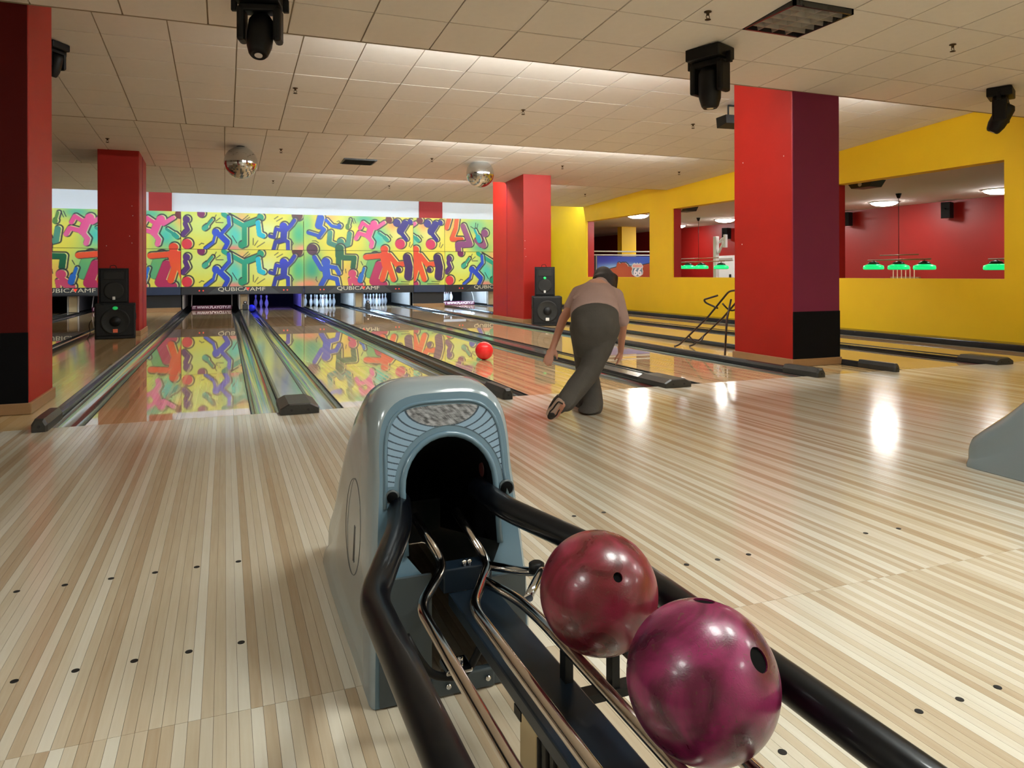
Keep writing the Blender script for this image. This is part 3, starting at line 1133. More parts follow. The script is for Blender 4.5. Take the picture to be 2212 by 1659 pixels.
def masking_unit(xc, label, up, lo):
    x0, x1 = xc - HW + .006, xc + HW - .006
    t = thing('masking_unit', label, 'masking panel', (xc, YMASK, 0.46), 'printed masking units above the pin decks')
    for row, a in ((1, up), (0, lo)):
        z0, z1 = (Z0, Z1 - .006) if row == 0 else (Z1 + .006, Z2)
        if a == 'A':
            u = art_A(x0, x1, xc)
            print_panel('printed_panel', t, x0, x1, z0, z1, ART_A, u[0], u[1], 668, 1148, YMASK - (0.03 if row == 0 else 0))
        elif a == 'B':
            u = art_B(x0, x1, xc)
            v = (160, 527) if row == 1 else (530, 892)
            print_panel('printed_panel', t, x0, x1, z0, z1, ART_B, u[0], u[1], v[0], v[1], YMASK - (0.03 if row == 0 else 0))
        else:
            print_panel('printed_panel', t, x0, x1, z0, z1, ART_C, 1540, 1540 + 1145, 190, 540, YMASK)
    b = MB()
    b.box(x0, x1, YMASK - .06, YMASK + .02, .47, Z0, .008)
    bd = b.build('band', 'band', t)
    b = MB()
    b.prism([(xc - .95, .50), (xc - .72, .68), (xc + .72, .68), (xc + .95, .50)], 'Y', YMASK - .064, YMASK - .05)
    b.build('band_inlay', 'band2', t)
    # lettering, a red mark standing in the middle of it
    for tx, cx, szx in (('QUBICA', -.29, 1.42), ('AMF', .36, 1.42)):
        me = text_mesh(tx, .155, .003, szx, 0.0)
        link('lettering', me, 'lettering', t, (cx, -.07, .155))
    b = MB()
    b.prism([(xc + .045, .665), (xc + .15, .665), (xc + .0975, .575)], 'Y', YMASK - .075, YMASK - .068)
    b.build('red_mark', 'letter_red', t)
    for sx in (-1, 1):
        for q in (0, 1):
            b = MB()
            b.lathe([(.02, YMASK - .07), (.02, YMASK - .055)], 10, (xc + sx * 1.12 + q * .1 - .05, 0, .585), axis='Y')
            b.build('number_light', 'letter_red', t)
    return t


masking_unit(PAIRS[0], 'cartoon masking unit seen between the two left red columns', 'B', 'B')
masking_unit(PAIRS[1], 'masking unit with the same blue and green bowlers in both rows', 'A', 'A')
masking_unit(PAIRS[2], 'masking unit with pink climber and big orange figure above two full pin decks', 'B', 'B')
masking_unit(PAIRS[3], 'masking unit with mauve figure, partly behind the red column with loudspeakers', 'C', 'A')


def filler(x0, x1, xc_art, label):
    t = thing('filler_panel', label, 'masking panel', ((x0 + x1) / 2, YMASK, 0.46), 'narrow filler panels between masking units')
    for row in (1, 0):
        z0, z1 = (Z0, Z1 - .006) if row == 0 else (Z1 + .006, Z2)
        u = art_B(x0, x1, xc_art)
        v = (160, 527) if row == 1 else (530, 892)
        print_panel('printed_panel', t, x0, x1, z0, z1, ART_B, u[0], u[1], v[0], v[1], YMASK - (0.03 if row == 0 else 0))
    b = MB()
    b.box(x0, x1, YMASK - .05, YMASK + .02, .47, Z0, .006)
    b.build('band', 'navy', t)
    b = MB()
    b.box(x0 + .0, x1 - .0, YMASK + .1, YMASK + .14, 0.12, .47)
    b.build('lower_board', 'band', t)
    b = MB()
    b.box(x0, x1, YMASK + .0, YMASK + .14, 0.002, .12)
    b.build('plinth', 'skirting', t)
    return t


filler(-2.11, -1.135, -2.05, 'narrow cartoon filler panel beside the left loudspeaker column')
filler(5.415, 6.41, 4.74, 'narrow cartoon filler panel with purple and orange figures under a red patch')

# ------------------------------------------------------------------ pin decks
b = MB()
b.box(XL, WX, 19.5, 19.6, -.12, 2.6)
tag(b.build('pit_curtain', 'pit'), 'black curtain closing the pits behind the pins', 'curtain')
b = MB()
b.box(XL, WX, YMASK + .14, 19.5, .62, .66)
tag(b.build('machine_cover', 'pit'), 'black cover above the pin decks behind the masking', 'cover')
for k, x0 in lanes.items():
    if k < 0:
        continue
    for sx in (-1, 1):
        xx = x0 - GW - .0 if sx < 0 else x0 + LW + GW
        b = MB()
        b.box(xx - .015, xx + .015, YMASK + .3, 19.4, .065, .6)
        single('kickback_board', b, 'kick' if k in (1, 2, 3, 4, 5) else 'band2', 'kickback board beside ' + {0: 'the deck between the left columns', 1: 'the empty deck with the lowered sweep bar', 2: 'the deck with three pins', 3: 'the full rack behind the red ball', 4: 'the full rack next to the red patch', 5: 'the deck with the lifted pins', 6: 'the deck at the yellow wall'}[k], 'board', (xx, 17.9, .065), 'kickback boards beside the pin decks')
for xc, wl in zip(PAIRS, ('the left columns', 'the empty deck and the three pins', 'the two full racks', 'the lifted pins and the yellow wall')):
    b = MB()
    b.box(xc - .1, xc + .1, YMASK + .2, YMASK + .23, .04, .47, .006)
    t = thing('access_panel', 'tan access panel under the masking lettering between ' + wl, 'panel', (xc, YMASK + .2, .04), 'access panels under the masking lettering')
    b.build('panel_board', 'tan', t)
    for sx in (-1, 1):
        b = MB()
        b.box(xc + sx * .12 - .014, xc + sx * .12 + .014, YMASK + .18, YMASK + .24, .037, .47)
        b.build('panel_post', 'kick', t)

PINP = [(0.0, 0.0225), (.0258, 0.0), (.0285, .008), (.046, .06), (.0605, .114), (.056, .165), (.038, .215), (.0245, .25), (.0228, .28), (.0265, .31), (.0323, .343), (.029, .362), (.018, .376), (.0001, .381)][1:]
pb = MB()
pb.lathe(PINP, 20)
pinme = pb.mesh('bowling_pin')
pinme.materials.append(M['pin'])
sbm = MB()
sbm.lathe([(.0256, .244), (.0246, .252)], 20)
sbm.lathe([(.0242, .266), (.0250, .274)], 20)
strme = sbm.mesh('neck_stripe')
strme.materials.append(M['pinred'])
PINS = [(0, 0)] + [(-.1524, .264), (.1524, .264)] + [(-.3048, .528), (0, .528), (.3048, .528)] + [(-.4572, .792), (-.1524, .792), (.1524, .792), (.4572, .792)]


def pins(k, which, label, group, z=0.0):
    for i in which:
        dx, dy = PINS[i]
        o = bpy.data.objects.new('bowling_pin', pinme)
        C.objects.link(o)
        o.location = (lanes[k] + LW / 2 + dx, 18.29 + dy, z)
        tag(o, label, 'bowling pin', group)
        s = bpy.data.objects.new('neck_stripe', strme)
        C.objects.link(s)
        s.parent = o


pins(2, (1, 3, 6), 'white pin left standing on the violet lit deck', 'three pins left standing')
pins(3, range(10), 'white pin of the full rack on the lane with the red ball', 'full rack behind the red ball')
pins(4, range(10), 'white pin of the full rack next to the back red patch', 'full rack beside the filler panel')
pins(5, (0, 1, 3, 4, 6, 7, 8), 'white pin lifted above the sweep bar behind the right red column', 'pins lifted by the machine', 0.12)
b = MB()
b.box(lanes[5] + .05, lanes[5] + LW - .05, 18.1, 19.2, .505, .6)
tag(b.build('pin_setter_table', 'kick'), 'grey pin setter table holding the lifted pins', 'machine')


def sweep(k, label):
    x0, x1 = lanes[k] - .02, lanes[k] + LW + .02
    t = thing('sweep_bar', label, 'sweep bar', ((x0 + x1) / 2, 17.4, 0.012), 'lettered sweep bars on the decks')
    b = MB()
    b.box(x0, x1, 17.4, 17.43, .012, .135, .004)
    b.build('board', 'sweep', t)
    me = text_mesh('IT WWW.PLAYCITY.IT', .105, .002, 1.0, .0025)
    xs = [v.co.x for v in me.vertices]
    f = (x1 - x0 - .06) / (max(xs) - min(xs))
    for v in me.vertices:
        v.co.x *= f
    link('lettering', me, 'sweeptext', t, (0, -.004, .062))
    for sx in (x0, x1):
        b = MB()
        b.tube([(sx, 17.43, .1), (sx, 17.6, .35), (sx, 17.9, .58)], .014, 8, .05)
        b.build('arm', 'kick', t)


sweep(0, 'lettered sweep bar down on the lane between the left columns')
sweep(1, 'lettered sweep bar down on the empty deck beside the three pins')
sweep(5, 'lettered sweep bar under the lifted pins right of the filler panel')
sweep(6, 'lettered sweep bar half hidden by the column with loudspeakers')

for k in (0, 1, 5, 6):  # unseen lamps added behind the band to brighten the sweep lettering
    xc = lanes[k] + LW / 2
    t = thing('sweep_fill_lamp', {0: 'added slim lamp brightening the sweep bar between the left columns', 1: 'added slim lamp brightening the sweep bar of the empty deck', 5: 'added slim lamp brightening the sweep bar below the lifted pins', 6: 'added slim lamp brightening the sweep bar by the yellow wall'}[k], 'light', (xc, YMASK + .06, .5))
    b = MB()
    b.tube([(xc - .45, YMASK + .06, .53), (xc + .45, YMASK + .06, .53)], .008, 8)
    b.build('lamp_tube', 'glowsweep', t)
    b = MB()
    b.box(xc - .47, xc + .47, YMASK + .017, YMASK + .085, .542, .57)
    b.build('lamp_body', 'band2', t)
for k, g in ((1, None), (2, 'glowuv'), (3, 'glowpin'), (4, 'glowpin'), (5, 'glowpin')):
    if g:
        xc = lanes[k] + LW / 2
        t = thing('pin_deck_lamp', {2: 'violet tube lamp above the three standing pins', 3: 'bluish tube lamp above the rack behind the red ball', 4: 'bluish tube lamp above the rack by the filler panel', 5: 'bluish tube lamp above the lifted pins'}[k], 'light', (xc, 17.2, .5))
        b = MB()
        b.tube([(xc - .48, 17.2, .56), (xc + .48, 17.2, .56)], .013, 8)
        b.build('lamp_tube', g, t)
        b = MB()
        b.box(xc - .5, xc + .5, 17.17, 17.23, .578, .612)
        b.build('lamp_body', 'whitepaint', t)
        if k == 5:
            b.v.clear()
# blue lit ball lying in the left channel of the three-pin lane, and the small ball lift parts
R = 0.108


def ball_obj(name, c, m, label, holes=(), group=None, hr=0.0125):
    t = thing(name, label, 'bowling ball', (c[0], c[1], c[2] - R), group)
    b = MB()
    b.ellipsoid(c, (R, R, R), 64, 40)
    b.build('shell', m, t)
    return t


q = Vector((lanes[2] - GW / 2 - .0, 17.3, R - .075))
ball_obj('bowling_ball', q, mat('blue_lit_ball', '#2a35c8', 0.25), 'small blue looking ball in the gutter beside the three pins')  # blue of the deck light put into the ball's colour


def detector(px, py, Y, label):
    p = atY(px, py, Y)
    p.x = min(PAIRS[:3], key=lambda v: abs(v - p.x)) + .02
    t = thing('ball_detector', label, 'sensor', (p.x, Y, .0305), 'dark ball detectors by the pin decks')
    b = MB()
    b.box(p.x - .07, p.x + .07, Y, Y + .12, .0305, .2, .02)
    b.build('housing', 'endcap', t)
    b = MB()
    b.box(p.x - .045, p.x + .045, Y + .01, Y + .1, .2, .28, .02)
    b.build('head', 'plastic', t)
    b = MB()
    b.lathe([(.022, Y - .012), (.022, Y + .02)], 12, (p.x, 0, .245), axis='Y')
    b.build('eye', 'lens', t)


detector(794, 660, 15.2, 'dark ball detector standing before the rack by the filler panel')
detector(545, 662, 16.2, 'dark ball detector on the divider left of the three pins')
detector(137, 668, 13.5, 'dark ball detector on the divider between the left columns')

# red ball rolling on the lane
p = atZ(1046, 777)
bo = ball_obj('bowling_ball', (p.x, p.y, R), 'ballred', 'bright red bowling ball rolling down the lane ahead of the bowler')

# ------------------------------------------------------------------ loudspeakers
def speaker_top(loc, rz, w_, h, dp, label, badge, led):
    t = thing('loudspeaker', label, 'loudspeaker', loc, None, rz)
    b = MB()
    # trapezoid cabinet, narrower at the back
    vs = []
    prof = [(-w_ / 2, -dp / 2), (w_ / 2, -dp / 2), (w_ * .34, dp / 2), (-w_ * .34, dp / 2)]
    b.prism(prof, 'Z', 0.0, h)
    b.build('cabinet', 'speaker', t, off=(0, 0, 0))
    b = MB()
    b.box(-w_ / 2 + .02, w_ / 2 - .02, -dp / 2 - .018, -dp / 2 - .001, .02, h - .02, .012)
    g = b.build('grille', 'grille', t, off=(0, 0, 0))
    b = MB()
    b.box(-w_ * .33, w_ * .33, -dp / 2 - .026, -dp / 2 - .016, h * .68, h * .9, .006)
    b.build('horn', 'cone', t, off=(0, 0, 0))
    b = MB()
    b.lathe([(w_ * .34, -dp / 2 - .018), (w_ * .34, -dp / 2 - .024), (w_ * .29, -dp / 2 - .024)], 24, (0, 0, h * .36), axis='Y')
    b.build('driver_ring', 'cone', t, off=(0, 0, 0))
    b = MB()
    b.box(-.02, .02, -dp / 2 - .03, -dp / 2 - .022, h * .11, h * .11 + .05, .004)
    b.build('badge', badge, t, off=(0, 0, 0))
    if led:
        b = MB()
        b.ellipsoid((0, -dp / 2 - .03, h * .62), (.03, .008, .026), 12, 8)
        b.build('power_light', 'badge_green', t, off=(0, 0, 0))
    b = MB()
    b.tube([(-.06, .0, h - .005), (-.06, 0, h + .045), (.02, 0, h + .05), (.03, 0.02, h - .005)], .006, 6, .03)
    b.build('cable', 'plastic', t, off=(0, 0, 0))
    return t


def subwoofer(loc, rz, w_, h, dp, label, badge, led):
    t = thing('subwoofer', label, 'loudspeaker', loc, None, rz)
    b = MB()
    b.box(-w_ / 2, w_ / 2, -dp / 2, dp / 2, 0.0, h, .015)
    b.build('cabinet', 'speaker', t, off=(0, 0, 0))
    b = MB()
    b.box(-w_ / 2 + .015, w_ / 2 - .015, -dp / 2 - .02, -dp / 2 - .001, .05, h - .02, .01)
    b.build('grille', 'grille', t, off=(0, 0, 0))
    b = MB()
    r = w_ * .36
    b.lathe([(r, -dp / 2 - .021), (r, -dp / 2 - .03), (r * .9, -dp / 2 - .032), (r * .82, -dp / 2 - .026), (r * .4, -dp / 2 - .023)], 32, (0, 0, h * .5), axis='Y')
    b.build('woofer_ring', 'cone', t, off=(0, 0, 0))
    b = MB()
    b.lathe([(r * .4, -dp / 2 - .021), (r * .36, -dp / 2 - .034), (.001, -dp / 2 - .04)], 24, (0, 0, h * .5), axis='Y')
    b.build('dust_cap', 'plastic', t, off=(0, 0, 0))
    b = MB()
    b.box(-.035, .035, -dp / 2 - .034, -dp / 2 - .022, .1, .16, .006)
    b.build('badge', badge, t, off=(0, 0, 0))
    if led:
        b = MB()
        b.ellipsoid((0, -dp / 2 - .028, h * .88), (.04, .01, .03), 12, 8)
        b.build('power_light', 'badge_green', t, off=(0, 0, 0))
    for sx in (-1, 1):
        b = MB()
        b.box(sx * w_ / 2 - .006, sx * w_ / 2 + .006, -.06, .06, h * .52, h * .72, .004)
        hd = b.build('carry_handle', 'cone', t, off=(0, 0, 0))
        b = MB()
        b.box(sx * (w_ / 2 + .004) - .006, sx * (w_ / 2 + .004) + .006, -.03, .03, h * .56, h * .68, .003)
        b.build('grip_recess', 'black', hd, off=(0, 0, 0))
    b = MB()
    b.box(-w_ / 2 + .02, w_ / 2 - .02, -dp / 2 - .012, -dp / 2 + .02, .004, .046, .006)
    b.build('base_rail', 'plastic', t, off=(0, 0, 0))
    return t


SL = (-1.66, 7.78, 0.0)
subwoofer(SL, 0.10, .58, .56, .5, 'black subwoofer with orange badge standing on the floor at the left column', 'badge_red', True)
speaker_top((SL[0] - .02, SL[1] + .02, .562), 0.08, .43, .57, .36, 'black loudspeaker on top of the subwoofer with the orange badge', 'badge_white', False)
SR = (6.0, 7.70, 0.0)
subwoofer(SR, -0.36, .58, .58, .52, 'black subwoofer on the floor against the right red column', 'badge_white', False)
speaker_top((SR[0] - .02, SR[1] + .04, .582), -0.42, .40, .58, .36, 'black loudspeaker with green light on the right subwoofer', 'badge_white', True)
# stray cable by the left stack
b = MB()
b.tube([(-2.0, 7.75, .3), (-2.04, 7.72, .22), (-2.0, 7.66, .1), (-2.04, 7.6, .008), (-2.0, 7.45, .008)], .006, 6, .06)
single('speaker_cable', b, 'plastic', 'thin cable hanging beside the subwoofer with orange badge', 'cable', (-2.0, 7.6, 0))

# ------------------------------------------------------------------ ceiling things
def moving_head(px, py, Yc, label, tilt, yaw, s=1.0):
    """base plate, yoke with two arms, rounded head"""
    zc = zceil(Yc)
    p = atZ(px, py, zc)
    p.z = zceil(p.y) - 0.001
    t = thing('moving_head_light', label, 'stage light', p, None, yaw)
    z = lambda a: -a * s
    b = MB()
    b.box(-.17 * s, .17 * s, -.13 * s, .13 * s, z(.11), z(0), .012)
    b.build('base', 'plastic', t, off=(0, 0, 0))
    for sx in (-1, 1):
        b = MB()
        b.box(sx * .195 * s - .022 * s, sx * .195 * s + .022 * s, -.02 * s, .02 * s, z(.16), z(.06), .006)
        b.build('bracket_knob', 'plastic', t, off=(0, 0, 0))
    b = MB()
    b.box(-.15 * s, .15 * s, -.07 * s, .07 * s, z(.17), z(.11), .012)
    for sx in (-1, 1):
        b.box(sx * .135 * s - .03 * s, sx * .135 * s + .03 * s, -.075 * s, .075 * s, z(.40), z(.13), .02)
    b.build('yoke', 'plastic', t, off=(0, 0, 0))
    rot = Matrix.Rotation(tilt, 3, 'X')
    b = MB()
    prof = [(.001, .17), (.07, .165), (.095, .12), (.1, 0.0), (.095, -.1), (.075, -.17), (.06, -.19), (.055, -.185), (.001, -.185)]
    bb = MB()
    bb.lathe([(r * s, h * s) for r, h in prof], 20)
    bb.v = [tuple(rot @ Vector(v) + Vector((0, 0, z(.34)))) for v in bb.v]
    hd = bb.build('head', 'plastic', t, off=(0, 0, 0))
    bb = MB()
    bb.lathe([(.03 * s, -.186 * s), (.03 * s, -.192 * s)], 14)
    bb.v = [tuple(rot @ Vector(v) + Vector((0, 0, z(.34)))) for v in bb.v]
    bb.build('lens', 'lens', hd, off=(0, 0, 0))
    return t


moving_head(562, -14, 0.1, 'black moving head light cut by the top of the photo', -0.35, -0.25, .92)
moving_head(1533, 103, -0.3, 'black moving head light pointing straight down beside the red column top', 0.02, -1.2, 1.02)
moving_head(2162, 190, -0.3, 'black moving head light tilted sideways near the yellow wall', 0.5, 0.5, .92)
moving_head(118, 72, 1.2, 'black spotlight half hidden by the top of the left column', 0.3, 1.0, .62)


def flood(px, py, Yc, label):
    p = atZ(px, py, zceil(Yc))
    p.z = zceil(p.y) - .001
    t = thing('flood_light', label, 'stage light', p, None, -.1)
    b = MB()
    b.tube([(-.07, 0, -.17), (-.07, 0, -.01), (.07, 0, -.01), (.07, 0, -.17)], .012, 8, .01)
    b.build('bracket', 'plastic', t, off=(0, 0, 0))
    b = MB()
    b.prism([(-.12, -.16), (.12, -.16), (.1, -.3), (-.13, -.27)], 'X', -.18, .18)
    b.build('housing', 'plastic', t, off=(0, 0, 0))
    b = MB()
    b.tube([(.0, -.12, -.27), (.02, -.14, -.38), (.1, -.05, -.42), (.2, .02, -.4)], .006, 6, .06)
    b.build('cable', 'plastic', t, off=(0, 0, 0))


flood(1583, 222, 1.9, 'small black flood light on a bracket behind the red column')


def sprinkler(px, py, sec_mid, label):
    z = zceil(sec_mid)
    for _ in range(6):
        p = atZ(px, py, z)
        z = zceil(p.y)
    p.z = z
    t = thing('sprinkler', label, 'sprinkler', p, 'ceiling sprinklers')
    b = MB()
    b.lathe([(.03, 0), (.03, -.006), (.012, -.012), (.012, -.03)], 12, p)
    b.build('escutcheon', 'brass', t)
    b = MB()
    for a in (0, PI):
        b.tube([(p.x + .01 * math.cos(a), p.y, p.z - .028), (p.x + .018 * math.cos(a), p.y, p.z - .045), (p.x, p.y, p.z - .062)], .003, 5)
    b.lathe([(.003, -.06), (.024, -.062), (.024, -.066), (.003, -.067)], 12, p)
    b.build('deflector', 'brass', t)


for (x, y, s_, l) in [(1529, 25, -1, 'brass sprinkler on the near ceiling left of the louvre light'), (2058, 96, -1, 'brass sprinkler on the near ceiling right of the louvre light'),
                      (638, 190, 2.5, 'brass sprinkler on the second bay left of the bright tiles'), (1130, 237, 2.8, 'brass sprinkler below the middle of the bright tiles'),
                      (1497, 268, 3, 'brass sprinkler left of the wide square column'), (232, 299, 7, 'brass sprinkler above the left loudspeaker column'),
                      (607, 322, 7, 'small sprinkler right of the first mirror ball'), (933, 342, 7, 'small sprinkler left of the second mirror ball'),
                      (1215, 358, 7, 'small sprinkler above the right loudspeaker column'), (1467, 371, 7.4, 'small sprinkler near the yellow wall in the third bay'),
                      (590, 390, 11, 'tiny sprinkler beyond the first mirror ball'), (841, 401, 11, 'tiny sprinkler in the far bay between the mirror balls'), (1264, 419, 11, 'tiny sprinkler beside the yellow wall in the far bay')]:
    sprinkler(x, y, s_, l)

# air vent
p0 = atZ(727, 351, 3.13)
b = MB()
t = thing('air_vent', 'dark rectangular air vent between the two mirror balls', 'vent', (p0.x + .3, p0.y - .25, zceil(p0.y)))
sl3 = (CE[3][3] - CE[3][2]) / (CE[3][1] - CE[3][0])
vx, vy = p0.x + .05, p0.y - .62
zz = zceil(vy + .3)
b.box(vx, vx + .6, vy, vy + .6, zz - .012, zz + .03)
b.build('vent_frame', 'band2', t)
for i in range(8):
    b = MB()
    yy = vy + .06 + i * .065
    b.prism([(yy, zz - .022), (yy + .012, zz - .022), (yy + .045, zz - .011), (yy + .033, zz - .011)], 'X', vx + .03, vx + .57)
    b.build('vent_slat', 'plastic', t)


def mirror_ball(px, py, dia_px, dia, label):
    d = F * dia / dia_px
    c = atD(px, py, d)
    zc = zceil(c.y)
    t = thing('mirror_ball', label, 'mirror ball', c)
    r = dia / 2
    b = MB()
    n = 30
    # faceted: flat mirror squares in rows
    for i in range(n):
        ph0, ph1 = -PI / 2 + PI * i / n, -PI / 2 + PI * (i + 1) / n
        m_ = max(4, int(2 * n * math.cos((ph0 + ph1) / 2)))
        for k in range(m_):
            a0, a1 = 2 * PI * k / m_, 2 * PI * (k + 1) / m_
            vs = [(c.x + r * math.cos(p_) * math.cos(a_), c.y + r * math.cos(p_) * math.sin(a_), c.z + r * math.sin(p_)) for p_, a_ in ((ph0, a0), (ph0, a1), (ph1, a1), (ph1, a0))]
            b.add(vs, [(0, 1, 2, 3)])
    me = b.mesh('mirror_facets', tuple(t.location))
    link('mirror_facets', me, 'mirror', t)
    b = MB()
    b.lathe([(.012, r - .01), (.012, zc - c.z - .05)], 8, c)
    b.build('hanger', 'chrome', t)
    b = MB()
    b.lathe([(.025, zc - c.z - .075), (.06, zc - c.z - .02), (.065, zc - c.z - .0)], 14, c)
    b.build('motor', 'plastic', t)


mirror_ball(520, 351, 69, .53, 'mirror ball hanging from the ceiling left of the air vent')
mirror_ball(1037, 375, 60, .53, 'mirror ball hanging beside the right loudspeaker column')

# ------------------------------------------------------------------ ball return
def hood_outline(wb_, wt, zt, n=26):
    """left foot -> over the top -> right foot, as (x, z) about the centre line"""
    hh = min(.20, zt * .75)
    zc = zt - hh
    pts = []
    m = 8
    for i in range(m):
        z = zc * i / m
        pts.append((-(wb_ + (wt - wb_) * (z / max(zc, 1e-3)) ** 2), z))
    for i in range(n + 1):
        a = PI * i / n
        ca, sa = math.cos(a), math.sin(a)
        x = -wt * math.copysign(abs(ca) ** (2 / 3.6), ca)
        pts.append((x, zc + hh * abs(sa) ** (2 / 3.6)))
    return pts + [(-x, z) for (x, z) in pts[m - 1::-1]]


HXC = 0.516


def ball_hood(xc, label, detail=True):
    YF = -3.946
    t = thing('ball_return_hood', label, 'ball return', (xc, YF + .4, 0))
    prof = [(YF, .193, .168, .712), (YF + .006, .199, .175, .722), (YF + .022, .203, .180, .731), (YF + .12, .203, .182, .742), (YF + .26, .203, .182, .728), (YF + .40, .203, .182, .672), (YF + .54, .203, .182, .575),
            (YF + .68, .203, .182, .445), (YF + .82, .200, .180, .31), (YF + .94, .197, .178, .21), (YF + .985, .190, .172, .17), (YF + 1.0, .176, .160, .145)]

    def lean(z, y):
        return .11 * max(0.0, (z - .22) / .5) * max(0.0, 1 - (y - YF) / .45)
    rings = []
    for (y, wb_, wt, zt) in prof:
        rings.append([(xc + x, y + lean(z, y), z + .002) for x, z in hood_outline(wb_, wt, zt)])
    n = len(rings[0])
    b = MB()
    vs = [p for r in rings for p in r]
    fs = []
    for i in range(len(rings) - 1):
        for k in range(n - 1):
            fs.append((i * n + k, i * n + k + 1, (i + 1) * n + k + 1, (i + 1) * n + k))
    b.add(vs, fs, True)
    # closed back end
    last = (len(rings) - 1) * n
    b.add(rings[-1], [tuple(range(n))], False)
    b.build('shell', 'hood', t)
    # front face with keyhole opening
    outer = rings[0]
    hx = xc + .008
    hw, ht = .121, .612
    hole = []
    hole.append((hx + .085, .046))
    hole.append((hx + .085, .27))
    hole.append((hx + hw, .34))
    for i in range(0, 17):
        a = PI * i / 16
        hole.append((hx + hw * math.cos(a), ht - hw * 1.02 + hw * 1.02 * math.sin(a)))
    hole.append((hx - hw, .34))
    hole.append((hx - .065, .27))
    hole.append((hx - .065, .046))
    bm = bmesh.new()
    ov = [bm.verts.new((x, y, z)) for (x, y, z) in outer]
    hv = [bm.verts.new((x, YF + lean(z, YF), z)) for (x, z) in hole]
    es = [bm.edges.new((ov[i], ov[(i + 1) % len(ov)])) for i in range(len(ov))]
    es += [bm.edges.new((hv[i], hv[(i + 1) % len(hv)])) for i in range(len(hv))]
    bmesh.ops.triangle_fill(bm, use_beauty=True, use_dissolve=False, edges=es)
    b = MB()
    b.bm(bm, smooth=False)
    fc = b.build('front_face', 'hoodface', t)
    # tunnel
    b = MB()
    m_ = len(hole)
    vs = [(x, YF + .001 + lean(z, YF), z) for x, z in hole] + [(xc + (x - xc) * .94, YF + .55, z * .62) for x, z in hole]
    b.add(vs, [(i, (i + 1) % m_, (i + 1) % m_ + m_, i + m_) for i in range(2, m_ - 3)], True)
    b.add([(x, y, z) for x, y, z in vs[m_ + 3:m_ * 2 - 3]], [tuple(range(m_ - 6))], False)
    b.build('tunnel', 'tunnel', t)
    if not detail:
        return t
    # lip round the opening
    arc = hole[2:-2]
    b = MB()
    b.tube([(x, YF - .001 + lean(z, YF), z) for x, z in arc], .008, 8, caps=True)
    b.build('opening_lip', 'hoodface', t)
    # raised rim round the face
    b = MB()
    b.tube([(xc + (x - xc) * .91, YF + lean(.5 + (z - .5) * .90 if z > .5 else z, YF), z if z < .5 else .5 + (z - .5) * .90) for x, y, z in outer[7:-7]], .005, 6)
    b.build('face_rim', 'hoodface', t)
    # fan shaped inset with dark ribs
    st = .0011
    xs = np.arange(-.152, .152, st)
    zs = np.arange(.50, .690, st)
    X, Z = np.meshgrid(xs, zs)
    cx, cz = .0, .682
    hxr = .008
    rr = np.hypot((X - hxr) / 1.0, np.maximum(Z - (ht - hw * 1.02), 0) / 1.02)
    wide = .141 + (.69 - Z) * .05
    top = .684 - ((X / .15) ** 4) * .045
    ins = (rr > hw + .020) & (np.abs(X) < wide) & (Z < top)
    e = np.hypot((X - cx) / .095, (Z - cz) / .050)
    k = (e - 1.0) / .27
    rib = (k > 0) & ((k % 1.0) < .2)
    ell = e < 1
    nz_ = rng.random(X.shape)
    for sh_ in (1, 2, 4):
        nz_ = (nz_ + np.roll(nz_, sh_, 0) + np.roll(nz_, sh_, 1) + np.roll(np.roll(nz_, sh_, 0), -sh_, 1)) / 4
    nz_ = np.clip((nz_ - nz_.mean()) / nz_.std() * .28 + .5, 0, 1)
    base = np.ones(X.shape + (3,)) * np.array([.20, .30, .40])
    base[rib] = (.035, .055, .075)
    sp = .06 + .26 * nz_[..., None]
    base = np.where(ell[..., None], sp * np.array([1.0, 1.02, 1.08]), base)
    inm = ins[:-1, :-1] & ins[1:, :-1] & ins[1:, 1:] & ins[:-1, 1:]
    idx = np.arange(X.size).reshape(X.shape)
    q = np.stack([idx[:-1, :-1], idx[:-1, 1:], idx[1:, 1:], idx[1:, :-1]], -1)[inm]
    used = np.unique(q)
    remap = -np.ones(X.size, int)
    remap[used] = np.arange(len(used))
    co = np.stack([X.ravel()[used] + 0.0, -.4 - .0016 + .11 * np.maximum(0, (Z.ravel()[used] - .22) / .5), Z.ravel()[used]], -1)
    me = bpy.data.meshes.new('fan_inset')
    me.from_pydata(co.tolist(), [], remap[q].tolist())
    at = me.color_attributes.new('print', 'FLOAT_COLOR', 'POINT')
    cl = np.ones((len(used), 4), np.float32)
    cl[:, :3] = base.reshape(-1, 3)[used]
    at.data.foreach_set('color', cl.ravel())
    link('fan_inset', me, 'printgloss', t)
    # two round fittings beside the opening
    for (px, py, m1, rr_) in ((846, 1073, 'tunnel', .0135), (1092, 1052, 'tunnel', .017)):
        p = atY(px, py, YF + .06)
        p.x += xc - HXC
        YF_ = YF
        YF = YF_ + lean(p.z, YF_)
        b = MB()
        b.lathe([(rr_ + .004, YF + .004), (rr_ + .004, YF - .003), (rr_, YF - .004)], 20, (p.x, 0, p.z), axis='Y')
        f_ = b.build('round_fitting', 'hooddark', t)
        b = MB()
        b.lathe([(rr_, YF - .0045), (rr_ * .95, YF - .0055), (.001, YF - .005)], 20, (p.x, 0, p.z), axis='Y')
        b.build('fitting_core', m1, f_)
        YF = YF_
    # round sticker on the inner right wall
    b = MB()
    b.lathe([(.020, hx + hw - .012), (.020, hx + hw - .014), (.016, hx + hw - .0142)], 20, (0, YF + .13, .50), axis='X')
    b.build('ring_sticker', mat('red_sticker', '#3a1512', .5), t)
    # lower front boards and foot bar
    b = MB()
    b.box(xc - .183, xc - .058, YF - .006, YF + .004, .006, .30)
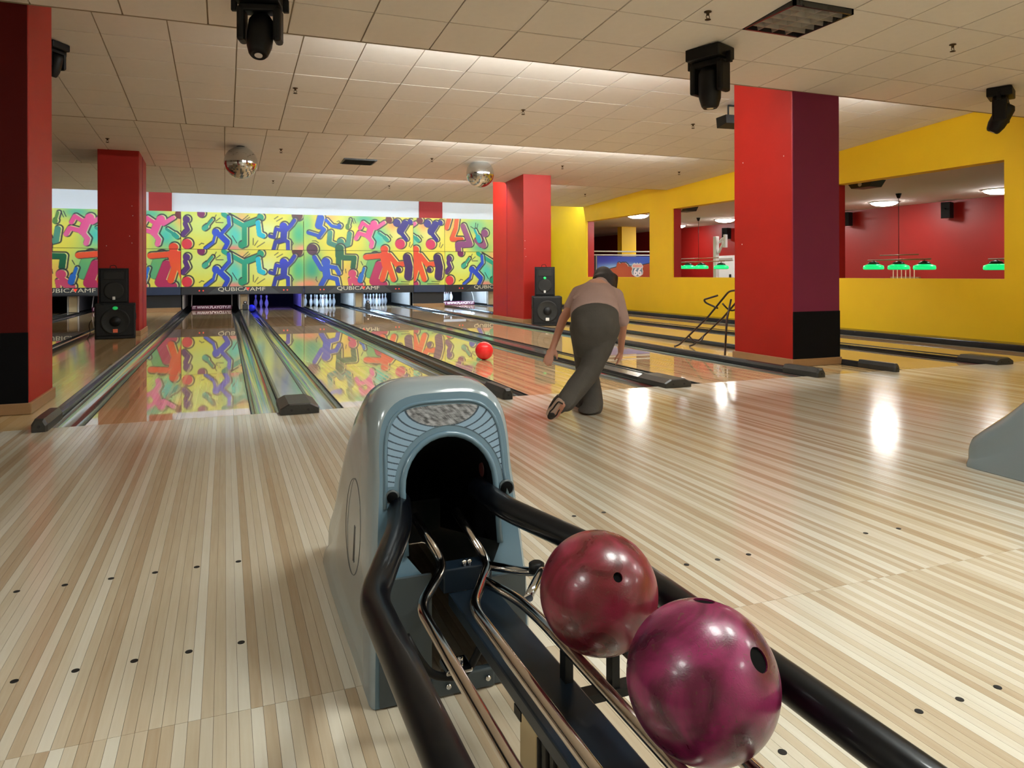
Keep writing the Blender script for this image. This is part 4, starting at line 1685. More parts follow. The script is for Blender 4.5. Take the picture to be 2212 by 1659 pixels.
    b.build('lower_panel', 'hooddark', t)
    b = MB()
    b.box(xc + .094, xc + .185, YF - .006, YF + .004, .006, .27)
    b.build('lower_panel', 'hooddark', t)
    b = MB()
    b.box(xc - .06, xc + .1, YF - .012, YF + .012, .004, .05, .004)
    fbar = b.build('foot_bar', 'hooddark', t)
    for xx in (xc - .02, xc + .08):
        b = MB()
        b.lathe([(.008, YF - .018), (.006, YF - .022), (.001, YF - .023)], 10, (xx, 0, .03), axis='Y')
        b.build('bolt', 'chrome', fbar)
    # oval hatch scribed on the left flank with a key slot
    pts = []
    for i in range(41):
        a = 2 * PI * i / 40
        zz = .335 + .125 * math.sin(a)
        yy = YF + .30 + .115 * math.cos(a)
        pts.append((xc - (.203 + (.182 - .203) * (zz / .53) ** 2) - .0004, yy, zz))
    b = MB()
    b.tube(pts, .0009, 5, caps=False)
    b.build('hatch_outline', 'line', t)
    b = MB()
    for dy in (-.006, .006):
        b.tube([(xc - .1988, YF + .27 + dy, .25), (xc - .1942, YF + .27 + dy, .345)], .0012, 5)
    b.build('hatch_slot', 'line', t)
    return t


ball_hood(HXC, 'grey ball return hood with round black mouth and ribbed face')
ball_hood(3.81, 'sloping grey end of a second ball return hood by the approach')

# rack of tubes and rails leaving the hood towards the seats
t = thing('ball_rack', 'ball rack of black side tubes and worn chrome rails holding two balls', 'ball rack', (.53, -4.9, 0))
RE = -6.25
zt_, zr_ = .391, .323
b = MB()
b.tube([(.400, -3.86, .452), (.378, -3.97, .43), (.262, -4.24, zt_), (.262, -4.4, zt_), (.262, RE, zt_)], .029, 20, .055, fs=10)
b.build('side_tube', 'tube', t)
b = MB()
b.tube([(.612, -3.84, .462), (.64, -3.96, .44), (.80, -4.24, zt_), (.80, -4.4, zt_), (.80, RE, zt_)], .029, 20, .055, fs=10)
b.build('side_tube', 'tube', t)


def rail(pts, r=.0115):
    b = MB()
    b.tube(pts, r, 14, .05, fs=8)
    return b.build('rail', 'rail', t)


rail([(.437, -3.86, .415), (.487, -3.965, .322), (.3755, -4.16, zr_), (.3755, RE, zr_)])
rail([(.545, -3.86, .415), (.598, -3.965, .312), (.4785, -4.20, zr_), (.4785, RE, zr_)])
rail([(.55, -4.055, .312), (.585, -4.19, .318), (.589, -4.31, zr_), (.589, RE, zr_)])
rail([(.687, -4.08, zr_), (.687, RE, zr_)])
# bracket loop beside the third rail
b = MB()
b.tube([(.59, -3.99, .315), (.652, -4.06, .318), (.672, -4.10, .33), (.668, -4.13, .345), (.640, -4.16, .335), (.605, -4.2, .322)], .0105, 12, .02)
b.build('bracket_loop', 'chrome', t)
b = MB()
b.lathe([(.018, 0), (.018, .02), (.012, .024)], 14, (.665, -4.105, .332))
b.build('end_knob', 'plastic', t)
# flat dark blue spine under the rails
b = MB()
b.box(.490, .604, RE, -3.98, .232, .262, .004)
sp = b.build('spine_beam', 'beam', t)
b = MB()
b.box(.478, .60, -3.985, -3.93, .262, .318, .003)
b.build('end_plate', 'beam', sp)
for xx in (.532, .545):
    b = MB()
    b.lathe([(.006, 0), (.006, .012), (.003, .015)], 8, (xx, -3.975, .318))
    b.build('bolt', 'chrome', sp)
for yy in (-4.42, -5.1, -5.8):
    b = MB()
    xl_ = .49 if yy > -4.6 else .26
    b.box(xl_, .80, yy - .016, yy + .016, .215, .232)
    b.build('cross_bar', 'plastic', t)
    for xx, zz in ((.262, zt_ - .02), (.3755, zr_ - .006), (.4785, zr_ - .006), (.589, zr_ - .006), (.687, zr_ - .006), (.80, zt_ - .02)):
        if xx < xl_:
            continue
        b = MB()
        b.box(xx - .008, xx + .008, yy - .012, yy + .012, .225, zz)
        b.build('rail_bracket', 'plastic', t)
# support posts
for yy in (-4.463, -5.9):
    b = MB()
    b.box(.492, .60, yy - .037, yy + .037, .003, .232, .003)
    ps = b.build('support_post', 'tan', t)
    b = MB()
    b.box(.494, .603, yy - .041, yy - .036, .01, .225)
    b.build('post_face', 'plastic', ps)
    for i in range(7):
        b = MB()
        b.box(.500 + i * .0145, .506 + i * .0145, yy - .046, yy - .040, .015, .22)
        b.build('post_fin', 'endcap', ps)
# feet under the front bracket
b = MB()
b.tube([atY(878, 1375, -4.1), atY(905, 1425, -4.1), atY(935, 1462, -4.1), atY(1005, 1462, -4.1), atY(1045, 1385, -4.1), atY(1052, 1330, -4.1)], .009, 10, .03)
b.build('foot_bracket', 'plastic', t)
b = MB()
fp = atY(985, 1440, -4.1)
b.box(fp.x - .03, fp.x + .03, -4.13, -4.07, fp.z - .002, fp.z + .008, .003)
pl = b.build('foot_plate', 'chrome', t)
for xx in (fp.x - .01, fp.x + .01):
    b = MB()
    b.lathe([(.007, 0), (.007, .01), (.004, .013)], 8, (xx, -4.1, fp.z + .008))
    b.build('bolt', 'chrome', pl)


# ------------------------------------------------------------------ the two worn balls on the rack
def mat_ball(name, c1, c2, c3, seed):
    m = bpy.data.materials.new(name)
    m.use_nodes = True
    N, L = m.node_tree.nodes, m.node_tree.links
    b = N['Principled BSDF']
    tc = N.new('ShaderNodeTexCoord')
    mp = N.new('ShaderNodeMapping')
    mp.inputs['Location'].default_value = (seed, seed * 2.3, -seed)
    L.new(tc.outputs['Object'], mp.inputs['Vector'])
    n1 = N.new('ShaderNodeTexNoise')
    n1.inputs['Scale'].default_value = 9
    n1.inputs['Detail'].default_value = 7
    n1.inputs['Distortion'].default_value = 1.6
    L.new(mp.outputs[0], n1.inputs['Vector'])
    rp = N.new('ShaderNodeValToRGB')
    rp.color_ramp.elements[0].position = .32
    rp.color_ramp.elements[0].color = (*lin(c1), 1)
    rp.color_ramp.elements[1].position = .68
    rp.color_ramp.elements[1].color = (*lin(c3), 1)
    e = rp.color_ramp.elements.new(.5)
    e.color = (*lin(c2), 1)
    L.new(n1.outputs['Fac'], rp.inputs[0])
    # fine scratches
    n2 = N.new('ShaderNodeTexNoise')
    n2.inputs['Scale'].default_value = 55
    n2.inputs['Detail'].default_value = 8
    n2.inputs['Distortion'].default_value = 6
    L.new(mp.outputs[0], n2.inputs['Vector'])
    r2 = N.new('ShaderNodeValToRGB')
    r2.color_ramp.elements[0].position = .635
    r2.color_ramp.elements[0].color = (0, 0, 0, 1)
    r2.color_ramp.elements[1].position = .66
    r2.color_ramp.elements[1].color = (1, 1, 1, 1)
    L.new(n2.outputs['Fac'], r2.inputs[0])
    mx = N.new('ShaderNodeMixRGB')
    mx.inputs[2].default_value = (*lin('#5a4030'), 1)
    ml = N.new('ShaderNodeMath')
    ml.operation = 'MULTIPLY'
    ml.inputs[1].default_value = .7
    L.new(r2.outputs[0], ml.inputs[0])
    L.new(ml.outputs[0], mx.inputs[0])
    L.new(rp.outputs[0], mx.inputs[1])
    L.new(mx.outputs[0], b.inputs['Base Color'])
    mr = N.new('ShaderNodeMapRange')
    mr.inputs['To Min'].default_value = .16
    mr.inputs['To Max'].default_value = .42
    L.new(n1.outputs['Fac'], mr.inputs['Value'])
    L.new(mr.outputs[0], b.inputs['Roughness'])
    bp = N.new('ShaderNodeBump')
    bp.inputs['Strength'].default_value = .08
    bp.inputs['Distance'].default_value = .004
    L.new(n2.outputs['Fac'], bp.inputs['Height'])
    L.new(bp.outputs[0], b.inputs['Normal'])
    b.inputs['Coat Weight'].default_value = .25
    b.inputs['Coat Roughness'].default_value = .12
    return m


def drilled_ball(c, m, holes, label, group):
    """sphere with real bored finger holes"""
    t = thing('bowling_ball', label, 'bowling ball', (c[0], c[1], c[2] - R), group)
    b = MB()
    b.ellipsoid((0, 0, 0), (R, R, R), 96, 64)
    me = b.mesh('shell')
    so = link('shell', me, m)
    bm = bmesh.new()
    bm.from_mesh(me)
    bmesh.ops.remove_doubles(bm, verts=bm.verts[:], dist=1e-6)
    bmesh.ops.recalc_face_normals(bm, faces=bm.faces[:])
    bm.to_mesh(me)
    bm.free()
    for (px, py, hr) in holes:
        # direction of the hole: where the pixel ray meets the sphere
        o = Vector((0, -DC, HC))
        d = (atD(px, py, 1.0) - o).normalized()
        oc = o - Vector(c)
        bq = oc.dot(d)
        disc = bq * bq - (oc.length_squared - R * R)
        tt = -bq - math.sqrt(max(disc, 0))
        n = (o + d * tt - Vector(c)).normalized()
        cb = MB()
        cb.lathe([(hr, -.06), (hr, .03)], 28)
        rot = n.to_track_quat('Z', 'Y').to_matrix()
        cb.v = [tuple(rot @ Vector(v) + n * R) for v in cb.v]
        cm = cb.build('cutter', 'tunnel')
        md = so.modifiers.new('bore', 'BOOLEAN')
        md.object = cm
        md.operation = 'DIFFERENCE'
        md.solver = 'EXACT'
        dg = bpy.context.evaluated_depsgraph_get()
        nm = bpy.data.meshes.new_from_object(so.evaluated_get(dg))
        so.modifiers.clear()
        so.data = nm
        bpy.data.objects.remove(cm)
        # dark lining of the bore
        lb = MB()
        lb.lathe([(hr - .0003, -.0585), (hr - .0003, -.004)], 28)
        lb.v = [tuple(rot @ Vector(v) + n * R + Vector(c)) for v in lb.v]
        lb.build('finger_hole', 'tunnel', t)
    so.data.polygons.foreach_set('use_smooth', [True] * len(so.data.polygons))
    so.data.materials.clear()
    so.data.materials.append(m)
    so.parent = t
    so.location = (0, 0, R)
    try:
        so.data.set_sharp_from_angle(angle=math.radians(50))
    except Exception:
        pass
    return t


zb = zr_ + math.sqrt((R + .0115) ** 2 - .049 ** 2)
drilled_ball((.638, -4.4547, zb), mat_ball('dull_crimson_ball', '#3c0e0e', '#681624', '#8c2a42', 3.1), [(1335, 1247, .0085)], 'dull crimson worn bowling ball nearer the hood on the rack', 'balls on the rack')
drilled_ball((.638, -4.767, zb), mat_ball('glossy_magenta_ball', '#30071a', '#600e36', '#8e2259', 8.4), [(1521, 1296, .0155), (1641, 1425, .0165), (1560, 1282, .0155)], 'glossy magenta bowling ball with three finger holes on the rack', 'balls on the rack')

# ------------------------------------------------------------------ ramp frame behind the wide column
fr = thing('ramp_frame', 'dark metal tube ramp frame leaning beside the wide square column', 'ball ramp', (5.9, 2.3, 0))
A0, A1 = Vector((5.80, 2.88, .012)), Vector((6.02, 2.84, .012))
tops = Vector((5.85, 1.70, .80)), Vector((6.08, 1.67, .80))


def fr_tube(name, pts, r=.0125, fil=.06):
    b = MB()
    b.tube(pts, r, 8, fil)
    return b.build(name, mat('ramp_tube_%d' % len(fr.children), '#2a1512', .4), fr)


for a, tp in zip((A0, A1), tops):
    fr_tube('side_rail', [a + Vector((0, .05, 0)), a + Vector((0, -.06, .03)), a.lerp(tp, .55), tp + Vector((0, .12, .0)), tp + Vector((0, -.1, .02)), tp + Vector((0, -.25, -.02))])
lg = Vector((5.715, 1.73, .012))
fr_tube('leg', [lg, Vector((5.76, 1.75, .45)), Vector((5.85, 1.78, .70))])
fr_tube('leg', [lg + Vector((.42, -.06, 0)), Vector((6.11, 1.72, .45)), Vector((6.08, 1.72, .74))])
fr_tube('guide_loop', [A0.lerp(tops[0], .22), A0.lerp(tops[0], .22) + Vector((.08, -.02, -.09)), A1.lerp(tops[1], .22) + Vector((-.05, 0, -.09)), A1.lerp(tops[1], .22)], .011)
fr_tube('guide_loop', [A0.lerp(tops[0], .80), A0.lerp(tops[0], .80) + Vector((.08, -.02, -.09)), A1.lerp(tops[1], .8) + Vector((-.05, 0, -.09)), A1.lerp(tops[1], .8)], .011)
h0 = A0.lerp(tops[0], .72)
fr_tube('hand_grip', [h0, h0 + Vector((-.02, .22, .06)), h0 + Vector((-.02, .26, .10)), h0 + Vector((.0, .0, .16))], .0125, .04)


# ------------------------------------------------------------------ the bowler
def fuse(name, mb, m, parent, voxel, smooth=6, sub=0):
    me = mb.mesh(name)
    o = bpy.data.objects.new(name, me)
    C.objects.link(o)
    r = o.modifiers.new('r', 'REMESH')
    r.mode = 'VOXEL'
    r.voxel_size = voxel
    s_ = o.modifiers.new('s', 'SMOOTH')
    s_.factor = .5
    s_.iterations = smooth
    dg = bpy.context.evaluated_depsgraph_get()
    nm = bpy.data.meshes.new_from_object(o.evaluated_get(dg))
    bpy.data.objects.remove(o)
    off = parent
    while off.parent is not None:
        off = off.parent
    ox = Vector(off.location)
    for v in nm.vertices:
        v.co -= ox
    nm.polygons.foreach_set('use_smooth', [True] * len(nm.polygons))
    nm.materials.clear()
    nm.name = name
    return link(name, nm, m, parent)


def limb(mb, pts, rs, n=14, sub=6):
    """tapered limb through the joints with round ends"""
    P_ = [Vector(p) for p in pts]
    pp, rr = [], []
    for i in range(len(P_) - 1):
        for k in range(sub):
            t_ = k / sub
            pp.append(P_[i].lerp(P_[i + 1], t_))
            rr.append(rs[i] + (rs[i + 1] - rs[i]) * t_)
    pp.append(P_[-1])
    rr.append(rs[-1])
    mb.tube(pp, rr, n)
    for p_, r_ in zip(P_, rs):
        mb.ellipsoid(p_, (r_, r_, r_), 12, 8)


J = {}
fz = atZ(1281, 897)
J['footL'] = Vector((fz.x, fz.y + .05, .0))
d0 = 5.27
J['hipL'] = atD(1258, 706, d0 + .02)
J['hipR'] = atD(1311, 706, d0)
J['pel'] = atD(1285, 688, d0)
J['waist'] = atD(1285, 664, d0 + .08)
J['mid'] = atD(1286, 646, d0 + .22)
J['chest'] = atD(1288, 634, d0 + .36)
J['neck'] = atD(1297, 617, d0 + .52)
J['head'] = atD(1304, 607, d0 + .66)
J['shL'] = atD(1251, 637, d0 + .42)
J['shR'] = atD(1329, 642, d0 + .40)
J['elL'] = atD(1217, 688, d0 + .26)
J['wrL'] = atD(1194, 751, d0 + .12)
J['elR'] = atD(1346, 697, d0 + .36)
J['wrR'] = atD(1341, 757, d0 + .52)
J['kneeL'] = atD(1268, 800, d0 + .24)
J['ankL'] = atD(1280, 878, d0 + .15)
J['kneeR'] = atD(1272, 803, d0 - .02)
J['ankR'] = atD(1214, 872, d0 - .22)
person = thing('person', 'person bending forward in dusty pink top and dark flared trousers, just after bowling', 'person', (J['footL'].x - .1, J['footL'].y, 0))
# body: one continuous surface
bd = MB()
limb(bd, [J['pel'], J['waist'], J['mid'], J['chest']], [.125, .108, .112, .118])
limb(bd, [J['hipL'], J['kneeL'], J['ankL']], [.078, .05, .035])
limb(bd, [J['hipR'], J['kneeR'], J['ankR']], [.078, .05, .035])
limb(bd, [J['shL'], J['chest'], J['shR']], [.052, .085, .052])
limb(bd, [J['chest'], J['neck'], J['head']], [.06, .045, .05])
limb(bd, [J['shL'], J['elL'], J['wrL']], [.047, .035, .024])
limb(bd, [J['shR'], J['elR'], J['wrR']], [.047, .035, .024])
# feet inside the shoes
limb(bd, [J['ankL'], J['footL'] + Vector((0, .07, .05)), J['footL'] + Vector((.02, .18, .04))], [.034, .034, .026])
toe = atZ(1200, 908) + Vector((0, 0, .02))
heel = atD(1217, 873, d0 - .24)
limb(bd, [J['ankR'], heel, toe + Vector((0, 0, .02))], [.034, .03, .026])
# head: skull, jaw, nose, ears
hd = J['head']
fwd = Vector((.05, .86, -.5)).normalized()     # looking down the lane
rt = Vector((1, -.06, 0)).normalized()
upv = rt.cross(fwd).normalized()
Rm = Matrix((rt, fwd, upv)).transposed()


def hp(a, b_, c_):
    return hd + rt * a + fwd * b_ + upv * c_


bd.ellipsoid(hd, (.072, .088, .098), 20, 14, Rm)
bd.ellipsoid(hp(0, .03, -.06), (.052, .055, .05), 16, 10, Rm)
limb(bd, [hp(0, .085, .01), hp(0, .098, -.02)], [.009, .013])
for sx in (-1, 1):
    bd.ellipsoid(hp(sx * .073, 0, -.01), (.010, .022, .032), 10, 8, Rm)


def hand(mb, wr, dirv, side, palm_n, curl):
    """palm, four fingers of different length and a thumb from the side of the palm"""
    dv = dirv.normalized()
    nrm_ = (palm_n - dv * palm_n.dot(dv)).normalized()
    ac = dv.cross(nrm_).normalized() * side
    k0 = wr + dv * .045
    mb.ellipsoid(k0, (.014, .036, .042), 14, 10, Matrix((nrm_, ac, dv)).transposed())
    limb(mb, [wr - dv * .01, wr + dv * .02], [.022, .022])
    ln = [.060, .068, .064, .050]
    for i in range(4):
        o_ = k0 + dv * .034 + ac * (.027 - .018 * i)
        d1 = (dv + nrm_ * curl * .5 + ac * (.10 - .06 * i)).normalized()
        d2 = (dv + nrm_ * curl * 1.3).normalized()
        d3 = (dv + nrm_ * curl * 2.2).normalized()
        L_ = ln[i]
        a1 = o_ + d1 * L_ * .45
        a2 = a1 + d2 * L_ * .32
        a3 = a2 + d3 * L_ * .25
        limb(mb, [o_, a1, a2, a3], [.0092, .0086, .0078, .0068], 8, 2)
    th0 = wr + dv * .02 + ac * .026
    d1 = (dv * .7 + ac * .7 + nrm_ * .25).normalized()
    d2 = (dv * .95 + ac * .25 + nrm_ * .35).normalized()
    limb(mb, [th0, th0 + d1 * .032, th0 + d1 * .032 + d2 * .028], [.0112, .0098, .008], 8, 2)


hand(bd, J['wrL'], J['wrL'] - J['elL'], 1, Vector((.5, .8, 0)), .25)
hand(bd, J['wrR'], J['wrR'] - J['elR'], -1, Vector((-.4, .9, 0)), .3)
body = fuse('body', bd, 'skin', person, .0062, 3)
for sx in (-1, 1):
    b = MB()
    b.ellipsoid(hp(sx * .031, .076, .012), (.0125, .009, .009), 12, 8, Rm)
    b.build('eye', 'badge_white', person)
b = MB()
b.ellipsoid(hp(0, .088, -.055), (.024, .006, .006), 12, 8, Rm)
b.build('mouth', mat('lips', '#a04a48', .5), person)

# hair: cap over the skull, falling forward around the face
hb = MB()
hb.ellipsoid(hd - fwd * .012 + upv * .012, (.086, .094, .108), 20, 14, Rm)
for i in range(9):
    a = PI * (i / 8)
    o_ = hp(.078 * math.cos(a), -.035 - .045 * math.sin(a), .0)
    e_ = o_ + Vector((.02, .03, -.19 - .03 * math.sin(a * 3)))
    limb(hb, [o_, o_.lerp(e_, .5) + Vector((0, .02, 0)), e_], [.034, .03, .012], 10, 4)
hb.ellipsoid(hp(0, -.05, -.03), (.072, .06, .09), 16, 12, Rm)
fuse('hair', hb, 'hair', person, .010, 3)

# knitted top
tb = MB()


def ering(mb, secs, n=28):
    """loft of ellipses: (centre, right vec, up vec)"""
    vs, fs = [], []
    for (c_, a_, b_) in secs:
        for k in range(n):
            an = 2 * PI * k / n
            vs.append(Vector(c_) + Vector(a_) * math.cos(an) + Vector(b_) * math.sin(an))
    for i in range(len(secs) - 1):
        for k in range(n):
            k2 = (k + 1) % n
            fs.append((i * n + k, i * n + k2, (i + 1) * n + k2, (i + 1) * n + k))
    fs.append(tuple(range(n - 1, -1, -1)))
    fs.append(tuple((len(secs) - 1) * n + k for k in range(n)))
    mb.add(vs, fs, True)


rv = Vector((math.cos(.3753), -math.sin(.3753), 0))
fvv = Vector((math.sin(.3753), math.cos(.3753), 0))
zv = Vector((0, 0, 1))


def px(n_, d_):
    return n_ / F * d_


ering(tb, [(atD(1285, 680, d0 - .0), rv * px(54, d0), (zv * .7 - fvv * .5).normalized() * .115),
           (atD(1285, 666, d0 + .06), rv * px(53, d0), (zv * .8 - fvv * .45).normalized() * .118),
           (atD(1285, 650, d0 + .18), rv * px(50, d0), (zv * .92 - fvv * .3).normalized() * .125),
           (atD(1287, 641, d0 + .32), rv * px(48, d0), zv * .122),
           (atD(1289, 634, d0 + .44), rv * px(44, d0), (zv * .95 + fvv * .2) * .11),
           (atD(1294, 625, d0 + .54), rv * px(33, d0), (zv * .9 + fvv * .3) * .085),
           (atD(1298, 618, d0 + .60), rv * px(23, d0), (zv * .9 + fvv * .3) * .066)])
limb(tb, [J['chest'] + zv * .01, J['shL'] + zv * .005, J['shL'].lerp(J['elL'], .55)], [.10, .068, .056])
limb(tb, [J['chest'] + zv * .01, J['shR'] + zv * .005, J['shR'].lerp(J['elR'], .9)], [.10, .068, .056])
limb(tb, [J['chest'], J['neck'] + fvv * .02], [.09, .07])
# folds
for i, (xa, xb, yy) in enumerate(((1240, 1300, 634), (1262, 1330, 644), (1240, 1290, 652))):
    limb(tb, [atD(xa, yy + 10, d0 + .08 + .05 * i), atD((xa + xb) / 2, yy - 4, d0 + .1 + .05 * i), atD(xb, yy + 2, d0 + .14 + .05 * i)], [.014, .02, .014], 8, 4)
fuse('knitted_top', tb, 'sweater', person, .009, 4)

# flared trousers
lb = MB()
ering(lb, [(atD(1285, 668, d0 + .07), rv * px(50, d0), (zv * .8 - fvv * .45).normalized() * .112),
           (atD(1285, 682, d0 - .0), rv * px(52, d0), (zv * .5 - fvv * .8).normalized() * .128),
           (atD(1285, 702, d0 - .01), rv * px(52, d0), (-fvv) * .134),
           (atD(1284, 722, d0 + .0), rv * px(51, d0), (-fvv) * .128),
           (atD(1282, 745, d0 + .02), rv * px(46, d0), (-fvv) * .11),
           (atD(1280, 770, d0 + .05), rv * px(36, d0), (-fvv) * .085)])
for sx_ in (1264, 1306):
    lb.ellipsoid(atD(sx_, 704, d0 - .05), (.085, .085, .095), 16, 12)
limb(lb, [J['hipL'] + zv * -.01, atD(1263, 755, d0 + .12), J['kneeL'], atD(1277, 848, d0 + .17), atD(1280, 878, d0 + .08)], [.096, .088, .086, .080, .078])
limb(lb, [J['hipR'] + zv * -.01, atD(1294, 755, d0 + .0), J['kneeR'], atD(1247, 835, d0 - .1), atD(1222, 868, d0 - .2)], [.098, .092, .082, .080, .070])
# flared hems
ering(lb, [(atD(1277, 840, d0 + .17), rv * .078, fvv * .08), (atD(1280, 872, d0 + .09), rv * .080, fvv * .10), (J['footL'] + Vector((0, .03, .012)), rv * .077, fvv * .12)])
ering(lb, [(atD(1250, 830, d0 - .08), (rv * .75 + zv * .5).normalized() * .088, fvv * .082), (atD(1234, 856, d0 - .15), (rv * .75 + zv * .55).normalized() * .092, fvv * .085), (atD(1226, 880, d0 - .20), (rv * .75 + zv * .6).normalized() * .085, fvv * .085)])
fuse('flared_trousers', lb, 'trousers', person, .0095, 6)


def shoe(axis0, axis1, up_, label):
    """sole and upper along heel -> toe"""
    ax = (axis1 - axis0)
    L_ = ax.length
    a_ = ax.normalized()
    u_ = (up_ - a_ * up_.dot(a_)).normalized()
    s_ = a_.cross(u_).normalized()
    sec = [(0, .026, .0), (.06, .032, 0), (.25, .034, 0), (.5, .034, 0), (.72, .043, 0), (.9, .036, 0), (1, .014, 0)]
    vs, fs = [], []
    outline = [(axis0 + a_ * L_ * t_ + s_ * w__, axis0 + a_ * L_ * t_ - s_ * w__) for t_, w__, _ in sec]
    loop = [p_[0] for p_ in outline] + [p_[1] for p_ in outline[::-1]]
    n = len(loop)
    b = MB()
    b.add([p_ for p_ in loop] + [p_ + u_ * .022 for p_ in loop], [tuple(range(n)), tuple(range(2 * n - 1, n - 1, -1))] + [(i, (i + 1) % n, (i + 1) % n + n, i + n) for i in range(n)])
    sl_ = b.build('sole', 'sole', person)
    b = MB()
    ring = [axis0 + a_ * L_ * (.5 + (t_ - .5) * .8) + s_ * (sx * w__ * .62) - u_ * .002 for sx, rng_ in ((1, sec), (-1, sec[::-1])) for t_, w__, _ in rng_]
    b.tube(ring + [ring[0]], .006, 6)
    b.build('sole_rim', 'shoe', sl_)
    b = MB()
    pc = axis0 + a_ * L_ * .86 - u_ * .001
    b.ellipsoid(pc, (.030, .026, .004), 14, 6, Matrix((a_, s_, u_)).transposed())
    b.build('toe_patch', 'shoe', sl_)
    b = MB()
    ering(b, [(axis0 + a_ * L_ * .04 + u_ * .05, s_ * .03, u_ * .045), (axis0 + a_ * L_ * .3 + u_ * .055, s_ * .036, u_ * .05), (axis0 + a_ * L_ * .6 + u_ * .042, s_ * .039, u_ * .038), (axis0 + a_ * L_ * .9 + u_ * .03, s_ * .034, u_ * .026), (axis0 + a_ * L_ * .99 + u_ * .024, s_ * .012, u_ * .012)])
    b.build('upper', 'shoe', person)


# standing shoe flat on the floor; trailing shoe on its toe with the sole towards the seats
shoe(J['footL'] + Vector((-.01, .045, .002)), J['footL'] + Vector((.03, .295, .002)), zv, '')
tp = atZ(1187, 909)
shoe(atD(1214, 866, d0 - .27), Vector((tp.x, tp.y, .016)), Vector((.35, .75, .45)), '')

# ------------------------------------------------------------------ billiard room behind the openings
PX, PZ, PF = 15.7, 2.7, -.25
b = MB()
b.box(PX, PX + .2, -6, 26, PF, 3.6)
struct(b.build('wall_far_right', 'poolred'))
b = MB()
b.box(WX + WT, PX, -6, 26, PZ, PZ + .1)
struct(b.build('ceiling', 'tile'))
b = MB()
b.box(WX + WT, PX, -6, 26, PF - .1, PF)
struct(b.build('floor', 'poolfloor'))
b = MB()
b.box(WX + WT, PX, 25.8, 26, PF, PZ)
struct(b.build('wall_far_front', 'darkred'))
b = MB()
b.box(WX + WT, PX, -6.2, -6, PF, PZ)
struct(b.build('wall_far_back', 'poolred'))
for i, (x, y, l) in enumerate([(1910, 438, 'round glowing ceiling light above the three green lamps'), (2160, 411, 'round glowing ceiling light at the right end of the billiard room'), (1566, 475, 'round glowing ceiling light above the white door'),
                               (1462, 488, 'round glowing ceiling light beside the pink jamb'), (1700, 462, 'round glowing ceiling light hidden behind the square column'), (1378, 466, 'round glowing ceiling light above the desert banner')]):
    p = atZ(x, y, PZ - .02)
    t = thing('round_ceiling_light', l, 'ceiling light', (p.x, p.y, PZ), 'round lights of the billiard room')
    b = MB()
    b.lathe([(.05, PZ - .10), (.18, PZ - .085), (.27, PZ - .05), (.30, PZ)], 28, (p.x, p.y, 0))
    b.build('diffuser', 'glowpool', t)
    b = MB()
    b.lathe([(.302, PZ - .022), (.335, PZ - .014), (.335, PZ - .0005)], 28, (p.x, p.y, 0))
    b.build('rim', 'whitepaint', t)


def billiard_lamp(pxs, X, label, bar=True):
    ps = [atX(x, 577, X) for x in pxs]
    t = thing('billiard_lamp', label, 'billiard lamp', (X, ps[0].y, ps[0].z - .05))
    for p in ps:
        b = MB()
        b.lathe([(.20, -.05), (.21, -.02), (.20, .03), (.12, .06)], 24, (p.x, p.y, p.z))
        sh = b.build('shade', 'greenshade', t)
        b = MB()
        b.lathe([(.125, .058), (.10, .10), (.03, .13)], 20, (p.x, p.y, p.z))
        b.build('shade_cap', 'darkgreen', sh)
        b = MB()
        b.lathe([(.18, -.052), (.17, -.058)], 20, (p.x, p.y, p.z))
        b.build('shade_glow', 'glowpool' if False else 'badge_white', sh)
    y0, y1 = min(p.y for p in ps) - .15, max(p.y for p in ps) + .15
    z = ps[0].z + .15
    b = MB()
    b.tube([(X, y0, z), (X, y1, z)], .014, 8)
    b.tube([(X + .02, y0 + .3, z + .1), (X + .02, y1 - .3, z + .1)], .012, 8)
    for p in ps:
        b.tube([(X, p.y, z), (X, p.y, p.z + .1)], .01, 6)
    b.build('bar', 'skirting', t)
    b = MB()
    ym = (y0 + y1) / 2
    b.tube([(X + .02, ym, z), (X + .02, ym, PZ - .004)], .006, 6)
    b.lathe([(.03, PZ - .1), (.06, PZ - .005)], 12, (X + .02, ym, 0))
    b.build('suspension', 'plastic', t)


billiard_lamp([1887, 1941, 1997], 13.2, 'row of three green billiard lamps before the red wall')
billiard_lamp([2152, 2215], 13.2, 'green billiard lamp cut by the right edge of the wall opening')
billiard_lamp([1462, 1487, 1515, 1558], 13.2, 'row of green billiard lamps before the white door')
for (x, y, l, rz) in ((2044, 455, 'black wall speaker with shadow on the red wall', .5), (1828, 474, 'black wall speaker next to the maroon column face', .5), (1568, 505, 'black wall speaker above the white post', .5)):
    p = atX(x, y, PX - .18)
    t = thing('wall_speaker', l, 'loudspeaker', (p.x, p.y, p.z - .17), None, rz + PI / 2)
    b = MB()
    b.prism([(-.13, -.12), (.13, -.12), (.09, .12), (-.09, .12)], 'Z', 0, .36)
    b.build('cabinet', 'speaker', t, off=(0, 0, 0))
    b = MB()
    b.box(-.11, .11, -.135, -.121, .02, .34, .006)
    b.build('grille', 'grille', t, off=(0, 0, 0))
    b = MB()
    b.tube([(0, .1, .2), (0, .22, .22)], .015, 8)
    b.build('wall_bracket', 'plastic', t, off=(0, 0, 0))
